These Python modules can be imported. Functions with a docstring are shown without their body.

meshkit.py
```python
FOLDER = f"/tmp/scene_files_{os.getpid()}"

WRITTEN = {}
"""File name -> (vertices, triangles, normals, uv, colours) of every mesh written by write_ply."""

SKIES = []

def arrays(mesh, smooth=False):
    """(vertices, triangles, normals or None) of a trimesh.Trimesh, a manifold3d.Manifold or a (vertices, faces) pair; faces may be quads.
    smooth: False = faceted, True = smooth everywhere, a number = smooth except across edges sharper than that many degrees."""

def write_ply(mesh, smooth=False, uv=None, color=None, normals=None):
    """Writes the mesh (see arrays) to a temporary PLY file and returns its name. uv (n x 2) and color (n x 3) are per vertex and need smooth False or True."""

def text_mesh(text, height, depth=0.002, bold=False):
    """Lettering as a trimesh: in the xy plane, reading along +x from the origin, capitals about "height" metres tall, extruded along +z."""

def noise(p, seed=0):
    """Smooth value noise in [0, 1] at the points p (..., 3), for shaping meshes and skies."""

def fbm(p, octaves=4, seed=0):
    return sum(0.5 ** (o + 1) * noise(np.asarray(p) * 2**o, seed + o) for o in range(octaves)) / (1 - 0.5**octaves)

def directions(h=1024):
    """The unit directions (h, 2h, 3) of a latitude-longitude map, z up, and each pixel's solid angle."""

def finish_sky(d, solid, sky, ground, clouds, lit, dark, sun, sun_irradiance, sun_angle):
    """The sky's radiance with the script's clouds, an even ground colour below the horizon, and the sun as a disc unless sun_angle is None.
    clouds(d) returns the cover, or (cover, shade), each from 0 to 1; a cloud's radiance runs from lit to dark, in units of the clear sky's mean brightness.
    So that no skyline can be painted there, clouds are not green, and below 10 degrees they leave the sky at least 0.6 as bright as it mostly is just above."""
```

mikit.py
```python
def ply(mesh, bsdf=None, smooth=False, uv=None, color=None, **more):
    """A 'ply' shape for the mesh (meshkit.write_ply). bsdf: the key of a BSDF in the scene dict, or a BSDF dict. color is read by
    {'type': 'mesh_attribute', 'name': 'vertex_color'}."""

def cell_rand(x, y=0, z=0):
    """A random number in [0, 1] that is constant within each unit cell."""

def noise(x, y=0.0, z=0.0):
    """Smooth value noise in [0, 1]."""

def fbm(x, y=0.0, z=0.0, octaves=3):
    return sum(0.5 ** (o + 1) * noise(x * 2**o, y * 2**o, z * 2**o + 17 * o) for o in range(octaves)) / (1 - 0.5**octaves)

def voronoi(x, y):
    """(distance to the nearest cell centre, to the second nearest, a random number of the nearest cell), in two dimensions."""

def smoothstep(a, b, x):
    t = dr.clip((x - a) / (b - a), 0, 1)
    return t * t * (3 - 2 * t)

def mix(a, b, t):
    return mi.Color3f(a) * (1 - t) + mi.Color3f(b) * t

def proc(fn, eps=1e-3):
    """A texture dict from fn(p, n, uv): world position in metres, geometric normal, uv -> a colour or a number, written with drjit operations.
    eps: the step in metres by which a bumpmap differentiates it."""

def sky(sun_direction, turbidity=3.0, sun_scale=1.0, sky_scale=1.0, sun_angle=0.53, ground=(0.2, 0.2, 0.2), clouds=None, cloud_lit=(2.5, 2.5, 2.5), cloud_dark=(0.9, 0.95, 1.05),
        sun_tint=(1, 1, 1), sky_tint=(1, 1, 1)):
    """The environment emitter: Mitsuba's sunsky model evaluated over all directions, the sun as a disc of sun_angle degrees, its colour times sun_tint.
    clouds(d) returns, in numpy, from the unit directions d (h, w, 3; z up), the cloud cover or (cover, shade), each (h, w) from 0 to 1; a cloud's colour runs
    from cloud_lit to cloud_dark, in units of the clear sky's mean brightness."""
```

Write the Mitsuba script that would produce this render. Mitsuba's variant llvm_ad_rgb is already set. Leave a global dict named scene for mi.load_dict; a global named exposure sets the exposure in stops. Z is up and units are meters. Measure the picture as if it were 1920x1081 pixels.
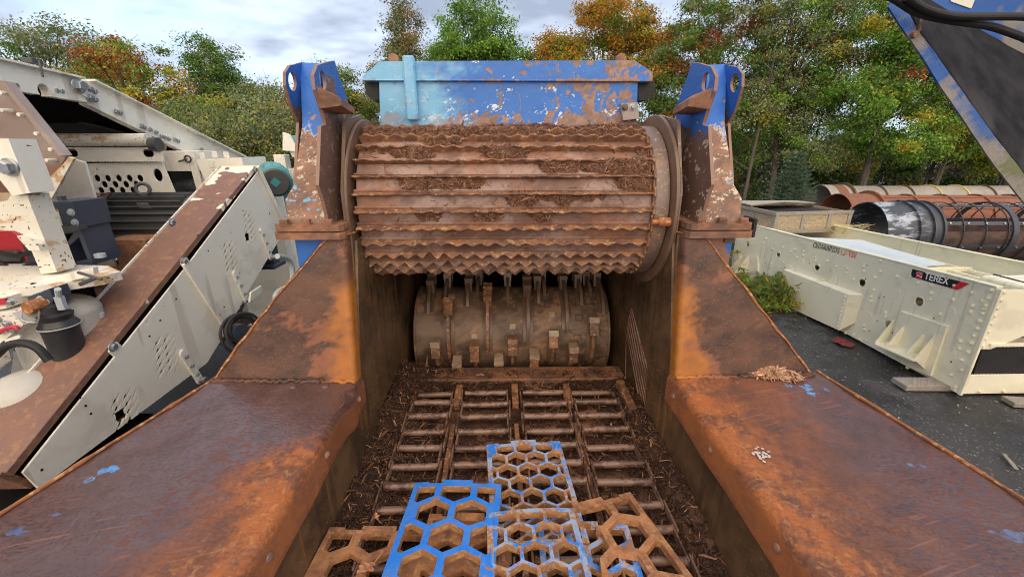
import math
import numpy as np, trimesh, mitsuba as mi, drjit as dr, mikit, meshkit
import manifold3d as m3
from shapely.geometry import Polygon, Point, box as sbox
from shapely import affinity
from mikit import noise, fbm, voronoi, cell_rand, smoothstep, mix
T = mi.ScalarTransform4f
scene, labels = {}, {}

# ------------------------------------------------------------------ camera, sky, exposure
PITCH, YAW = math.radians(18.6), math.radians(1.17)
EYE = (-0.06, 0.0, 2.9)
AIM = (EYE[0] + math.sin(YAW) * math.cos(PITCH), math.cos(YAW) * math.cos(PITCH), EYE[2] - math.sin(PITCH))
scene['camera'] = {'type': 'perspective', 'fov': 101.1, 'fov_axis': 'x', 'near_clip': 0.05, 'far_clip': 500.0,
                   'to_world': T().look_at(origin=list(EYE), target=list(AIM), up=[0, 0, 1])}


def clouds(d):
    q = d / np.maximum(d[..., 2:3] + 0.18, 0.12)
    a = meshkit.fbm(q * np.array([1.5, 1.9, 0.0]) + np.array([3.1, 7.3, 0.5]), 5, 3)
    b = meshkit.fbm(q * np.array([3.0, 4.2, 0.0]) + np.array([9.1, 1.3, 0.5]), 5, 8)
    c = meshkit.fbm(q * np.array([7.0, 9.5, 0.0]) + np.array([2.1, 5.3, 0.5]), 4, 11)
    cover = np.clip((a - 0.26) / 0.20, 0, 1)
    shade = np.clip((0.50 * a + 0.32 * b + 0.18 * c - 0.375) / 0.22, 0, 1)
    return 0.55 + 0.45 * cover, shade


SUN = np.array([0.0, -0.76, 0.65])
scene['sky'] = mikit.sky(SUN, turbidity=3.0, sun_scale=0.30, sun_angle=88.0, sky_scale=1.0, sun_tint=(1.10, 1.0, 0.88), clouds=clouds,
                         cloud_lit=(1.28, 1.45, 1.74), cloud_dark=(0.58, 0.69, 0.90), ground=(0.12, 0.12, 0.11))
exposure = 3.22

# ------------------------------------------------------------------ entries of the scene
NUM = {}


def key(name, parent=None):
    k = f'{parent}__{name}' if parent else name
    n = NUM.get(k, -1) + 1
    NUM[k] = n
    return k if n == 0 else f'{k}_{n:03d}'


def thing(name, label, cat, group=None, kind=None):
    k = key(name)
    labels[k] = {'label': label, 'category': cat}
    if group:
        labels[k]['group'] = group
    if kind:
        labels[k]['kind'] = kind
    return k


def add(name, mesh, mat, parent=None, smooth=30, color=None, label=None, kind=None, to_world=None):
    k = key(name, parent)
    s = mesh if isinstance(mesh, dict) else mikit.ply(mesh, mat, smooth=smooth, color=color)
    s = dict(s)
    if to_world is not None:
        s['to_world'] = to_world
    scene[k] = s
    if label or kind:
        labels[k] = {}
        if label:
            labels[k]['label'] = label
        if kind:
            labels[k]['kind'] = kind
    return k


def single(name, mesh, mat, label, cat, group=None, kind=None, **kw):
    k = thing(name, label, cat, group, kind)
    s = mesh if isinstance(mesh, dict) else mikit.ply(mesh, mat, smooth=kw.get('smooth', 30), color=kw.get('color'))
    s = dict(s)
    if 'to_world' in kw:
        s['to_world'] = kw['to_world']
    scene[k] = s
    return k


def structure(name, mesh, mat, smooth=30, label=None):
    k = key(name)
    scene[k] = mikit.ply(mesh, mat, smooth=smooth)
    labels[k] = {'kind': 'structure'}
    if label:
        labels[k]['label'] = label
    return k


# ------------------------------------------------------------------ mesh helpers
V = lambda *a: np.array(a, float)


def tm(v, f):
    f = np.asarray(f, int)
    if f.shape[1] == 4:
        f = np.vstack([f[:, [0, 1, 2]], f[:, [0, 2, 3]]])
    return trimesh.Trimesh(np.asarray(v, float), f, process=False)


def cat(ms):
    return trimesh.util.concatenate([m for m in ms if m is not None])


def hull(pts):
    m = m3.Manifold.hull_points(np.asarray(pts, float)).to_mesh()
    return tm(m.vert_properties[:, :3], m.tri_verts)


def bx(x0, x1, y0, y1, z0, z1, b=0.004):
    """box with chamfered edges"""
    b = min(b, 0.45 * min(x1 - x0, y1 - y0, z1 - z0))
    pts = []
    for X, sx in ((x0, 1), (x1, -1)):
        for Y, sy in ((y0, 1), (y1, -1)):
            for Z, sz in ((z0, 1), (z1, -1)):
                pts += [(X, Y + sy * b, Z + sz * b), (X + sx * b, Y, Z + sz * b), (X + sx * b, Y + sy * b, Z)]
    return hull(pts)


def frame(o, ex, ey):
    ex, ey = np.asarray(ex, float), np.asarray(ey, float)
    ex = ex / np.linalg.norm(ex)
    ey = ey - ex * (ey @ ex)
    ey /= np.linalg.norm(ey)
    m = np.eye(4)
    m[:3, 0], m[:3, 1], m[:3, 2], m[:3, 3] = ex, ey, np.cross(ex, ey), o
    return m


def bar(p0, p1, w, h, up=(0, 0, 1), b=0.003):
    """bar of width w and height h from p0 to p1"""
    p0, p1 = np.asarray(p0, float), np.asarray(p1, float)
    L = np.linalg.norm(p1 - p0)
    m = bx(0, L, -w / 2, w / 2, -h / 2, h / 2, b)
    d = (p1 - p0) / L
    m.apply_transform(frame(p0, d, np.cross(up, d)))
    return m


def poly(pts, holes=()):
    p = Polygon(pts).buffer(0)
    for h in holes:
        p = p.difference(h if hasattr(h, 'area') else Polygon(h))
    return p


def extr(p, h):
    gs = getattr(p, 'geoms', [p])
    return cat([trimesh.creation.extrude_polygon(g, h, engine='earcut') for g in gs if g.area > 1e-7])


def slab(axis, pts, h0, h1, holes=()):
    """outline in the two other axes, thickness from h0 to h1 along the axis"""
    p = pts if hasattr(pts, 'area') else poly(pts, holes)
    m = extr(p, h1 - h0)
    v = np.array(m.vertices)
    v[:, 2] += h0
    if axis == 'x':
        return tm(v[:, [2, 0, 1]], m.faces)
    if axis == 'y':
        return tm(v[:, [0, 2, 1]], np.array(m.faces)[:, ::-1])
    return tm(v, m.faces)


def onplane(pts, o, ex, ey, h0, h1, holes=()):
    p = pts if hasattr(pts, 'area') else poly(pts, holes)
    m = extr(p, h1 - h0)
    m.apply_translation([0, 0, h0])
    m.apply_transform(frame(o, ex, ey))
    return m


def cyl(p0, p1, r, n=24, r2=None, bev=0.0):
    p0, p1 = np.asarray(p0, float), np.asarray(p1, float)
    d = p1 - p0
    L = np.linalg.norm(d)
    r2 = r if r2 is None else r2
    prof = [(0, 0), (r - bev, 0), (r, bev), (r2, L - bev), (r2 - bev, L), (0, L)] if bev else [(0, 0), (r, 0), (r2, L), (0, L)]
    m = trimesh.creation.revolve(np.array(prof, float), sections=n)
    up = V(0, 0, 1) if abs(d[2]) < 0.9 * L else V(1, 0, 0)
    ex = np.cross(up, d)
    m.apply_transform(frame(p0, ex, np.cross(d, ex)))
    return m


def lathe(prof, o, axis, n=32):
    m = trimesh.creation.revolve(np.array(prof, float), sections=n)
    d = np.asarray(axis, float)
    up = V(0, 0, 1) if abs(d[2]) < 0.9 * np.linalg.norm(d) else V(1, 0, 0)
    ex = np.cross(up, d)
    m.apply_transform(frame(o, ex, np.cross(d, ex)))
    return m


def tube(pts, r, n=8, cap=True):
    P = np.asarray(pts, float)
    k = len(P)
    r = np.broadcast_to(np.asarray(r, float), (k,))
    t = np.gradient(P, axis=0)
    t /= np.linalg.norm(t, axis=1, keepdims=True) + 1e-12
    u = np.cross(t[0], [0.3, 0.2, 0.93])
    us = []
    for i in range(k):
        u = u - t[i] * (u @ t[i])
        u /= np.linalg.norm(u) + 1e-12
        us.append(u)
    us = np.array(us)
    w = np.cross(t, us)
    a = np.arange(n) * 2 * np.pi / n
    v = (P[:, None] + r[:, None, None] * (np.cos(a)[None, :, None] * us[:, None] + np.sin(a)[None, :, None] * w[:, None])).reshape(-1, 3)
    i, j = np.meshgrid(np.arange(k - 1), np.arange(n), indexing='ij')
    i, j = i.ravel(), j.ravel()
    f = np.stack([i * n + j, i * n + (j + 1) % n, (i + 1) * n + (j + 1) % n, (i + 1) * n + j], 1)
    m = tm(v, f)
    if cap:
        v2 = np.vstack([v, P[:1], P[-1:]])
        q = np.arange(n)
        c = np.vstack([np.stack([(q + 1) % n, q, q * 0 + len(v)], 1), np.stack([(k - 1) * n + q, (k - 1) * n + (q + 1) % n, q * 0 + len(v) + 1], 1)])
        m = tm(v2, np.vstack([m.faces, c]))
    return m


def spline(pts, n=24):
    P = np.asarray(pts, float)
    Q = np.vstack([2 * P[0] - P[1], P, 2 * P[-1] - P[-2]])
    out = []
    for i in range(1, len(Q) - 2):
        t = np.linspace(0, 1, max(2, n // (len(P) - 1)), endpoint=False)[:, None]
        out.append(0.5 * (2 * Q[i] + (Q[i + 1] - Q[i - 1]) * t + (2 * Q[i - 1] - 5 * Q[i] + 4 * Q[i + 1] - Q[i + 2]) * t ** 2 + (3 * Q[i] - Q[i - 1] - 3 * Q[i + 1] + Q[i + 2]) * t ** 3))
    return np.vstack(out + [P[-1:]])


def sheet(G, off):
    """closed sheet from a grid of points (n, m, 3), thickened by the vector off (or one vector per point)"""
    G = np.asarray(G, float)
    n, m = G.shape[:2]
    v = np.vstack([G.reshape(-1, 3), (G + off).reshape(-1, 3)])
    i, j = np.meshgrid(np.arange(n - 1), np.arange(m - 1), indexing='ij')
    i, j = i.ravel(), j.ravel()
    q = np.stack([i * m + j, (i + 1) * m + j, (i + 1) * m + j + 1, i * m + j + 1], 1)
    N = n * m
    fs = [q, q[:, ::-1] + N]
    ring = np.concatenate([np.arange(m), np.arange(1, n) * m + m - 1, (n - 1) * m + np.arange(m - 2, -1, -1), np.arange(n - 2, 0, -1) * m])
    r2 = np.roll(ring, -1)
    fs.append(np.stack([ring, r2, r2 + N, ring + N], 1))
    return tm(v, np.vstack(fs))


def torus(o, axis, R, r, n=24, k=8):
    a = np.linspace(0, 2 * np.pi, n, endpoint=False)
    b = np.linspace(0, 2 * np.pi, k, endpoint=False)
    A, B = np.meshgrid(a, b, indexing='ij')
    v = np.stack([(R + r * np.cos(B)) * np.cos(A), (R + r * np.cos(B)) * np.sin(A), r * np.sin(B)], -1).reshape(-1, 3)
    i, j = np.meshgrid(np.arange(n), np.arange(k), indexing='ij')
    i, j = i.ravel(), j.ravel()
    f = np.stack([i * k + j, (i + 1) % n * k + j, (i + 1) % n * k + (j + 1) % k, i * k + (j + 1) % k], 1)
    m = tm(v, f)
    d = np.asarray(axis, float)
    up = V(0, 0, 1) if abs(d[2]) < 0.9 * np.linalg.norm(d) else V(1, 0, 0)
    ex = np.cross(up, d)
    m.apply_transform(frame(o, ex, np.cross(d, ex)))
    return m


def mirror(m, s):
    if s > 0:
        return m
    v = np.array(m.vertices)
    v[:, 0] *= -1
    return tm(v, np.array(m.faces)[:, ::-1])


def roughen(m, amp, scale, seed=0, edge=None):
    """subdivide to the edge length and push the vertices about by noise"""
    if edge:
        v, f = trimesh.remesh.subdivide_to_size(m.vertices, m.faces, edge, max_iter=12)
        m = trimesh.Trimesh(v, f, process=True)
    v = np.array(m.vertices)
    d = np.stack([meshkit.fbm(v * scale + 31 * k, 3, seed + 5 * k) - 0.5 for k in range(3)], 1)
    return tm(v + 2 * amp * d, m.faces)


def ell(x, y, a, b, n=20, rot=0.0):
    t = np.arange(n) * 2 * np.pi / n
    p = Polygon(np.stack([a * np.cos(t), b * np.sin(t)], 1))
    return affinity.translate(affinity.rotate(p, rot), x, y)


def hexbolt(r, h, washer=True):
    """bolt head standing on z = 0"""
    ms = []
    if washer:
        ms.append(cyl((0, 0, 0), (0, 0, 0.25 * h), 1.35 * r, 14, bev=0.05 * h))
    ms.append(cyl((0, 0, 0.2 * h), (0, 0, h), r, 6, bev=0.12 * h))
    return cat(ms)


def place(o, normal):
    d = np.asarray(normal, float)
    up = V(0, 0, 1) if abs(d[2]) < 0.9 * np.linalg.norm(d) else V(1, 0, 0)
    ex = np.cross(up, d)
    return T(frame(o, ex, np.cross(d, ex)).tolist())


# ------------------------------------------------------------------ materials
def F3(p, s, o=3):
    return fbm(p.x * s, p.y * s, p.z * s, o)


def W3(p, s, o=5, g=0.72, k=0.0):
    """ragged noise: octaves that fade slowly, each on turned axes"""
    x, y, z = p.x * s + k, p.y * s + 2 * k, p.z * s
    out, a, t = mi.Float(0), 1.0, 0.0
    for q in range(o):
        out = out + a * noise(x, y, z)
        t += a
        a *= g
        x, y, z = 1.9 * (0.8 * x + 0.6 * y) + 3.7, 1.9 * (0.8 * y - 0.6 * x) + 1.3 * 0 + 0.5 * z, 1.9 * z + 5.1
    return 0.5 + (out / t - 0.5) * 1.25


def N3(p, s, k=0.0):
    return noise(p.x * s + k, p.y * s + k, p.z * s)


def slot(c):
    if callable(c):
        return mikit.proc(c)
    if isinstance(c, dict):
        return c
    if isinstance(c, (int, float)):
        return float(c)
    return {'type': 'rgb', 'value': list(map(float, c))}


def mat(name, col, rough=0.6, metal=0.0, bump=None, bscale=0.001, spec=0.5, eps=1e-3):
    b = {'type': 'principled', 'base_color': slot(col), 'roughness': slot(rough), 'metallic': float(metal), 'specular': float(spec)}
    if bump is not None:
        b = {'type': 'bumpmap', 'tex': mikit.proc(bump, eps), 'scale': float(bscale), 'bsdf': b}
    scene[name] = {'type': 'twosided', 'bsdf': b}
    return name


def spots(p, pts):
    """nearness, from 0 to 1, to blobs (x, y, radius along x, radius along y) lying on a deck, with torn edges"""
    wx = (noise(p.x * 30, p.y * 30, 1.0) - 0.5) * 1.5 + (noise(p.x * 85, p.y * 85, 4.0) - 0.5) * 0.9
    out = mi.Float(0)
    hole = smoothstep(0.30, 0.55, W3(p, 45, 4, 0.8))
    for (x, y, a, b, k) in pts:
        d = dr.sqrt(dr.square((p.x - x) / a) + dr.square((p.y - y) / b)) + wx
        out = dr.maximum(out, k * (1 - smoothstep(0.60, 1.0, d)) * hole)
    return out


BLUE = (0.026, 0.135, 0.46)
LIGHT_BLUE = (0.13, 0.40, 0.66)
CHIPS = [(x, y, a, b, k) for (x, y), (a, b, k) in zip([(-1.438,1.218),(-1.463,1.172),(-1.476,0.966),(1.352,1.681),(1.283,1.71),(1.404,1.186),(1.424,0.904),(-1.44,1.028)],
         [(.035, .018, .9), (.03, .014, .85), (.04, .016, .4), (.055, .035, .9), (.02, .01, .5), (.035, .014, .45), (.05, .02, .35), (.03, .012, .35)])]


def deck_wet(p):
    e = dr.abs(p.x) - 0.75
    e = e + dr.select(p.x < 0, 0.42 * smoothstep(1.15, 1.5, p.y) - 0.02, -0.05 - 0.10 * smoothstep(0.9, 1.5, p.y))
    return smoothstep(0.13, 0.42, e + 0.50 * (F3(p, 2.6, 3) - 0.5) + 0.42 * (W3(p, 15) - 0.5))


def c_deck(p, n, uv):
    w, n2, n3 = deck_wet(p), W3(p, 12, 4), N3(p, 230)
    org = mix((0.32, 0.092, 0.014), (0.130, 0.043, 0.016), smoothstep(0.40, 0.66, W3(p, 9)))
    org = mix(org, (0.42, 0.19, 0.05), 0.5 * smoothstep(0.58, 0.80, W3(p, 60, 3)))
    pur = mix((0.064, 0.032, 0.026), (0.118, 0.062, 0.054), n2)
    e = dr.abs(p.x) - 0.75
    red = mix((0.150, 0.050, 0.022), (0.070, 0.028, 0.019), smoothstep(0.3, 0.7, W3(p, 7)))
    org = mix(org, red, smoothstep(0.05, 0.30, e + 0.30 * (W3(p, 11, 5, 0.72, 4) - 0.5)) * 0.8)
    c = mix(org, pur, w)
    c = mix(c, c * 0.55, 0.5 * smoothstep(0.55, 0.8, N3(p, 160, 3)))
    pits = smoothstep(0.56, 0.66, noise(p.x * 95, p.y * 140, 2.0) * 0.7 + 0.3 * n3)
    c = mix(c, (0.120, 0.032, 0.012), 0.9 * pits * w * smoothstep(0.36, 0.50, F3(p, 3.1, 2) - 0.25 * smoothstep(1.2, 1.6, p.y) * smoothstep(0.1, -0.1, p.x)))
    scr = smoothstep(0.80, 0.86, noise(p.x * 5 + p.y * 2, p.y * 90 - p.x * 25, 7.0)) * smoothstep(0.5, 0.6, F3(p, 4.3, 2))
    c = mix(c, (0.33, 0.14, 0.07), 0.28 * scr)
    c = mix(c, (0.30, 0.10, 0.03), smoothstep(0.5, 0.9, 1 - dr.abs(n.z)) * 0.6)
    return mix(c, mix(BLUE, LIGHT_BLUE, n2), spots(p, CHIPS))


def r_deck(p, n, uv):
    w = deck_wet(p)
    return 0.60 - 0.42 * w + 0.26 * smoothstep(0.56, 0.68, noise(p.x * 95, p.y * 140, 2.0)) + 0.12 * N3(p, 40)


mat('deck_rust', c_deck, r_deck, bump=lambda p, n, uv: 0.6 * noise(p.x * 95, p.y * 140, 2.0) + 0.4 * N3(p, 210) + 1.5 * F3(p, 12, 2), bscale=0.0014, spec=0.85)


def c_wall(p, n, uv):
    st = noise(p.y * 17 + 1.5 * F3(p, 3, 2), p.z * 1.6, 3.0) * 0.5 + 0.3 * noise(p.y * 60, p.z * 2.5, 5.0) + 0.2 * W3(p, 9, 3)
    c = mix((0.058, 0.036, 0.020), (0.140, 0.080, 0.040), smoothstep(0.25, 0.75, W3(p, 4.0)))
    c = mix(c, (0.30, 0.125, 0.036), 0.8 * smoothstep(0.60, 0.80, st) * smoothstep(0.48, 0.66, F3(p, 1.7, 2)))
    c = mix(c, (0.022, 0.016, 0.012), 0.35 * smoothstep(0.55, 0.9, noise(p.y * 34, p.z * 3.0, 11.0)))
    return mix(c, (0.40, 0.25, 0.11), smoothstep(0.84, 0.90, N3(p, 190)) * smoothstep(0.45, 0.6, F3(p, 2.5, 2)))


mat('wall_rust', c_wall, lambda p, n, uv: 0.25 + 0.22 * F3(p, 6, 2), bump=lambda p, n, uv: N3(p, 60) + 0.5 * N3(p, 160), bscale=0.0012)


def c_wedge(p, n, uv):
    ax = dr.abs(p.x)
    k = ax - 0.775 - 0.04 * (2.5 - p.z)
    band = 1 - smoothstep(-0.01, 0.11, k - 0.10 * (2.35 - p.z) + 0.24 * (W3(p, 10) - 0.5))
    band = band * (1 - smoothstep(2.20, 2.40, p.z + 0.12 * (F3(p, 8, 2) - 0.5)))
    c = mix((0.038, 0.019, 0.014), (0.100, 0.046, 0.028), smoothstep(0.25, 0.75, W3(p, 8)))
    c = mix(c, (0.215, 0.082, 0.042), 0.8 * smoothstep(0.53, 0.66, W3(p, 5.2) + 0.25 * (1 - smoothstep(0.0, 0.30, k)) * (1 - smoothstep(2.0, 2.3, p.z)) - 0.05))
    c = mix(c, (0.30, 0.12, 0.03), smoothstep(0.70, 0.9, N3(p, 210)) * 0.5)
    return mix(c, mix((0.42, 0.150, 0.018), (0.22, 0.080, 0.016), W3(p, 12, 4)), 0.95 * band)


mat('wedge_rust', c_wedge, lambda p, n, uv: 0.42 + 0.3 * F3(p, 12, 2), bump=lambda p, n, uv: F3(p, 45, 3), bscale=0.002)


def c_edge(p, n, uv):
    return mix(mix((0.36, 0.14, 0.045), (0.20, 0.075, 0.028), F3(p, 24, 3)), (0.50, 0.26, 0.11), smoothstep(0.6, 0.78, N3(p, 75)))


mat('edge_rust', c_edge, 0.65, bump=lambda p, n, uv: F3(p, 90, 2), bscale=0.002)


def c_drum(p, n, uv):
    c = mix((0.280, 0.190, 0.158), (0.145, 0.075, 0.053), smoothstep(0.36, 0.62, W3(p, 4.5)))
    c = mix(c, (0.29, 0.130, 0.065), 0.5 * smoothstep(0.54, 0.68, W3(p, 6, 5, 0.72, 7)))
    return mix(c, (0.13, 0.07, 0.05), smoothstep(0.60, 0.8, W3(p, 70, 3)) * 0.7)


mat('drum_steel', c_drum, lambda p, n, uv: 0.42 + 0.3 * F3(p, 9, 2), bump=lambda p, n, uv: F3(p, 60, 3), bscale=0.002, spec=0.6)


def c_rib(p, n, uv):
    c = mix((0.255, 0.118, 0.056), (0.110, 0.054, 0.035), smoothstep(0.3, 0.7, W3(p, 14)))
    return mix(c, (0.52, 0.33, 0.16), smoothstep(0.55, 0.80, W3(p, 50, 3)) * 0.6)


mat('rib_rust', c_rib, lambda p, n, uv: 0.38 + 0.3 * N3(p, 30), bump=lambda p, n, uv: F3(p, 80, 2), bscale=0.0018, spec=0.6)


def c_rotor(p, n, uv):
    c = mix((0.205, 0.132, 0.086), (0.085, 0.053, 0.036), smoothstep(0.3, 0.7, W3(p, 5)))
    return mix(c, (0.38, 0.20, 0.10), 0.5 * smoothstep(0.55, 0.7, W3(p, 9)))


mat('rotor_steel', c_rotor, 0.55, bump=lambda p, n, uv: F3(p, 50, 3), bscale=0.0015)


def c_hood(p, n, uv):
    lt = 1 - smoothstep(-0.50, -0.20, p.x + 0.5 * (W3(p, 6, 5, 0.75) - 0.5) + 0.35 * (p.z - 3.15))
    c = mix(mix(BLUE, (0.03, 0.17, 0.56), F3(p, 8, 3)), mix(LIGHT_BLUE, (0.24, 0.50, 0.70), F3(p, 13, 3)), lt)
    z = p.z - 3.05
    q = mi.Point3f(p.x * 3.0 + 0.5 * (F3(p, 7, 2) - 0.5), p.y, p.z * 0.40)
    wear = 0.55 * W3(q, 7.5, 5, 0.75) + 0.45 * W3(p, 13, 4, 0.8, 3.0) - 0.030 + 0.10 * smoothstep(0.32, 0.62, p.x)
    wear = wear + 0.10 * (1 - smoothstep(0.0, 0.05, z)) + 0.10 * (1 - smoothstep(0.004, 0.016, dr.abs(p.z - 3.262)))
    c = mix(c, (0.80, 0.84, 0.83), 0.75 * smoothstep(0.655, 0.72, W3(p, 17, 5, 0.8, 9.0) + 0.07 * (1 - smoothstep(0.02, 0.16, z)) - 0.12 * smoothstep(0.17, 0.2, z)) * (1 - 0.5 * lt))
    r = mix((0.19, 0.115, 0.088), (0.33, 0.20, 0.145), smoothstep(0.25, 0.75, W3(p, 20, 4, 0.8)))
    return mix(c, r, smoothstep(0.565, 0.60, wear) * (1 - 0.5 * lt))


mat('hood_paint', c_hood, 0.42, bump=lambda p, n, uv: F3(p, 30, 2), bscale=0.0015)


def c_post(p, n, uv):
    w = (p.z - 2.985) + 0.50 * (W3(mi.Point3f(p.x * 1.6, p.y * 1.6, p.z * 0.8), 7.0, 5, 0.75) - 0.5)
    t = smoothstep(-0.015, 0.015, w)
    r = mix((0.130, 0.074, 0.053), (0.265, 0.138, 0.084), smoothstep(0.25, 0.75, W3(p, 12, 5, 0.8)))
    sp = W3(p, 30, 4, 0.8) - 0.05 * smoothstep(0.0, 0.2, dr.abs(p.z - 2.83)) - 0.10 * smoothstep(0.0, 0.12, 2.62 - p.z)
    r = mix(r, (0.60, 0.55, 0.44), smoothstep(0.56, 0.67, sp) * 0.75)
    r = mix(r, LIGHT_BLUE, smoothstep(0.65, 0.72, W3(p, 10, 5, 0.78) - 0.15 * smoothstep(0.3, 0.5, dr.abs(p.z - 2.75))) * 0.85)
    b = mix(BLUE, (0.02, 0.15, 0.58), F3(p, 7, 2))
    b = mix(b, (0.33, 0.20, 0.13), smoothstep(0.68, 0.71, W3(p, 11, 4)))
    e = smoothstep(0.0, 0.03, dr.abs(w)) 
    return mix(mix(r, b, t), (0.55, 0.60, 0.60), 0.5 * (1 - e))


def c_post_side(p, n, uv):
    w = (p.z - 3.12) + 0.55 * (W3(p, 6.0, 5, 0.75) - 0.5) + dr.select(p.x > 0, 0.14, 0.0)
    d = mix((0.105, 0.062, 0.048), (0.175, 0.095, 0.062), W3(p, 9))
    d = mix(d, (0.42, 0.33, 0.24), dr.select(p.x > 0, 1.0, 0.35) * smoothstep(0.60, 0.66, W3(p, 20, 4, 0.8)))
    b = mix(BLUE, (0.025, 0.10, 0.36), W3(p, 6))
    c = mix(d, b, smoothstep(0.0, 0.03, w))
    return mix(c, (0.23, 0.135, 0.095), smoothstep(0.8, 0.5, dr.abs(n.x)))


mat('post_side', c_post_side, 0.5, bump=lambda p, n, uv: F3(p, 40, 2), bscale=0.002)
mat('post_paint', c_post, 0.5, bump=lambda p, n, uv: F3(p, 40, 2), bscale=0.002)


def c_column(p, n, uv):
    w = W3(p, 6) - 0.45 + 0.06 * smoothstep(2.3, 2.4, p.z) - 0.10 * smoothstep(2.46, 2.50, p.z)
    return mix((0.23, 0.115, 0.07), BLUE, smoothstep(0.0, 0.03, w))


mat('column_paint', c_column, 0.5)


def c_steel_rust(p, n, uv):
    c = mix((0.15, 0.078, 0.050), (0.32, 0.150, 0.080), smoothstep(0.25, 0.75, W3(p, 10, 5, 0.8)))
    return mix(c, (0.10, 0.058, 0.045), 0.8 * smoothstep(0.52, 0.70, W3(p, 5, 5, 0.72, 4)))


mat('steel_rust', c_steel_rust, lambda p, n, uv: 0.45 + 0.25 * N3(p, 20), bump=lambda p, n, uv: F3(p, 60, 2), bscale=0.002)


def c_dark_steel(p, n, uv):
    return mix((0.10, 0.062, 0.042), (0.165, 0.10, 0.062), F3(p, 12, 3))


mat('dark_steel', c_dark_steel, 0.42, spec=0.6)


def c_roller_side(p, n, uv):
    c = mix((0.105, 0.078, 0.068), (0.180, 0.125, 0.102), W3(p, 3.0))
    c = mix(c, (0.30, 0.17, 0.055), 0.8 * smoothstep(0.52, 0.70, W3(p, 6) + 0.25 * (2.50 - p.z)))
    return mix(c, (0.50, 0.32, 0.12), smoothstep(0.62, 0.8, W3(p, 60, 3)) * 0.4)


mat('flange_steel', c_roller_side, 0.38, spec=0.6)


def c_chain(p, n, uv):
    c = mix((0.175, 0.118, 0.094), (0.20, 0.102, 0.060), W3(p, 14))
    return mix(c, (0.075, 0.038, 0.025), smoothstep(0.48, 0.60, W3(p, 15, 5, 0.8)))


mat('chain_steel', c_chain, lambda p, n, uv: 0.30 + 0.3 * N3(p, 30), spec=0.7)


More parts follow.
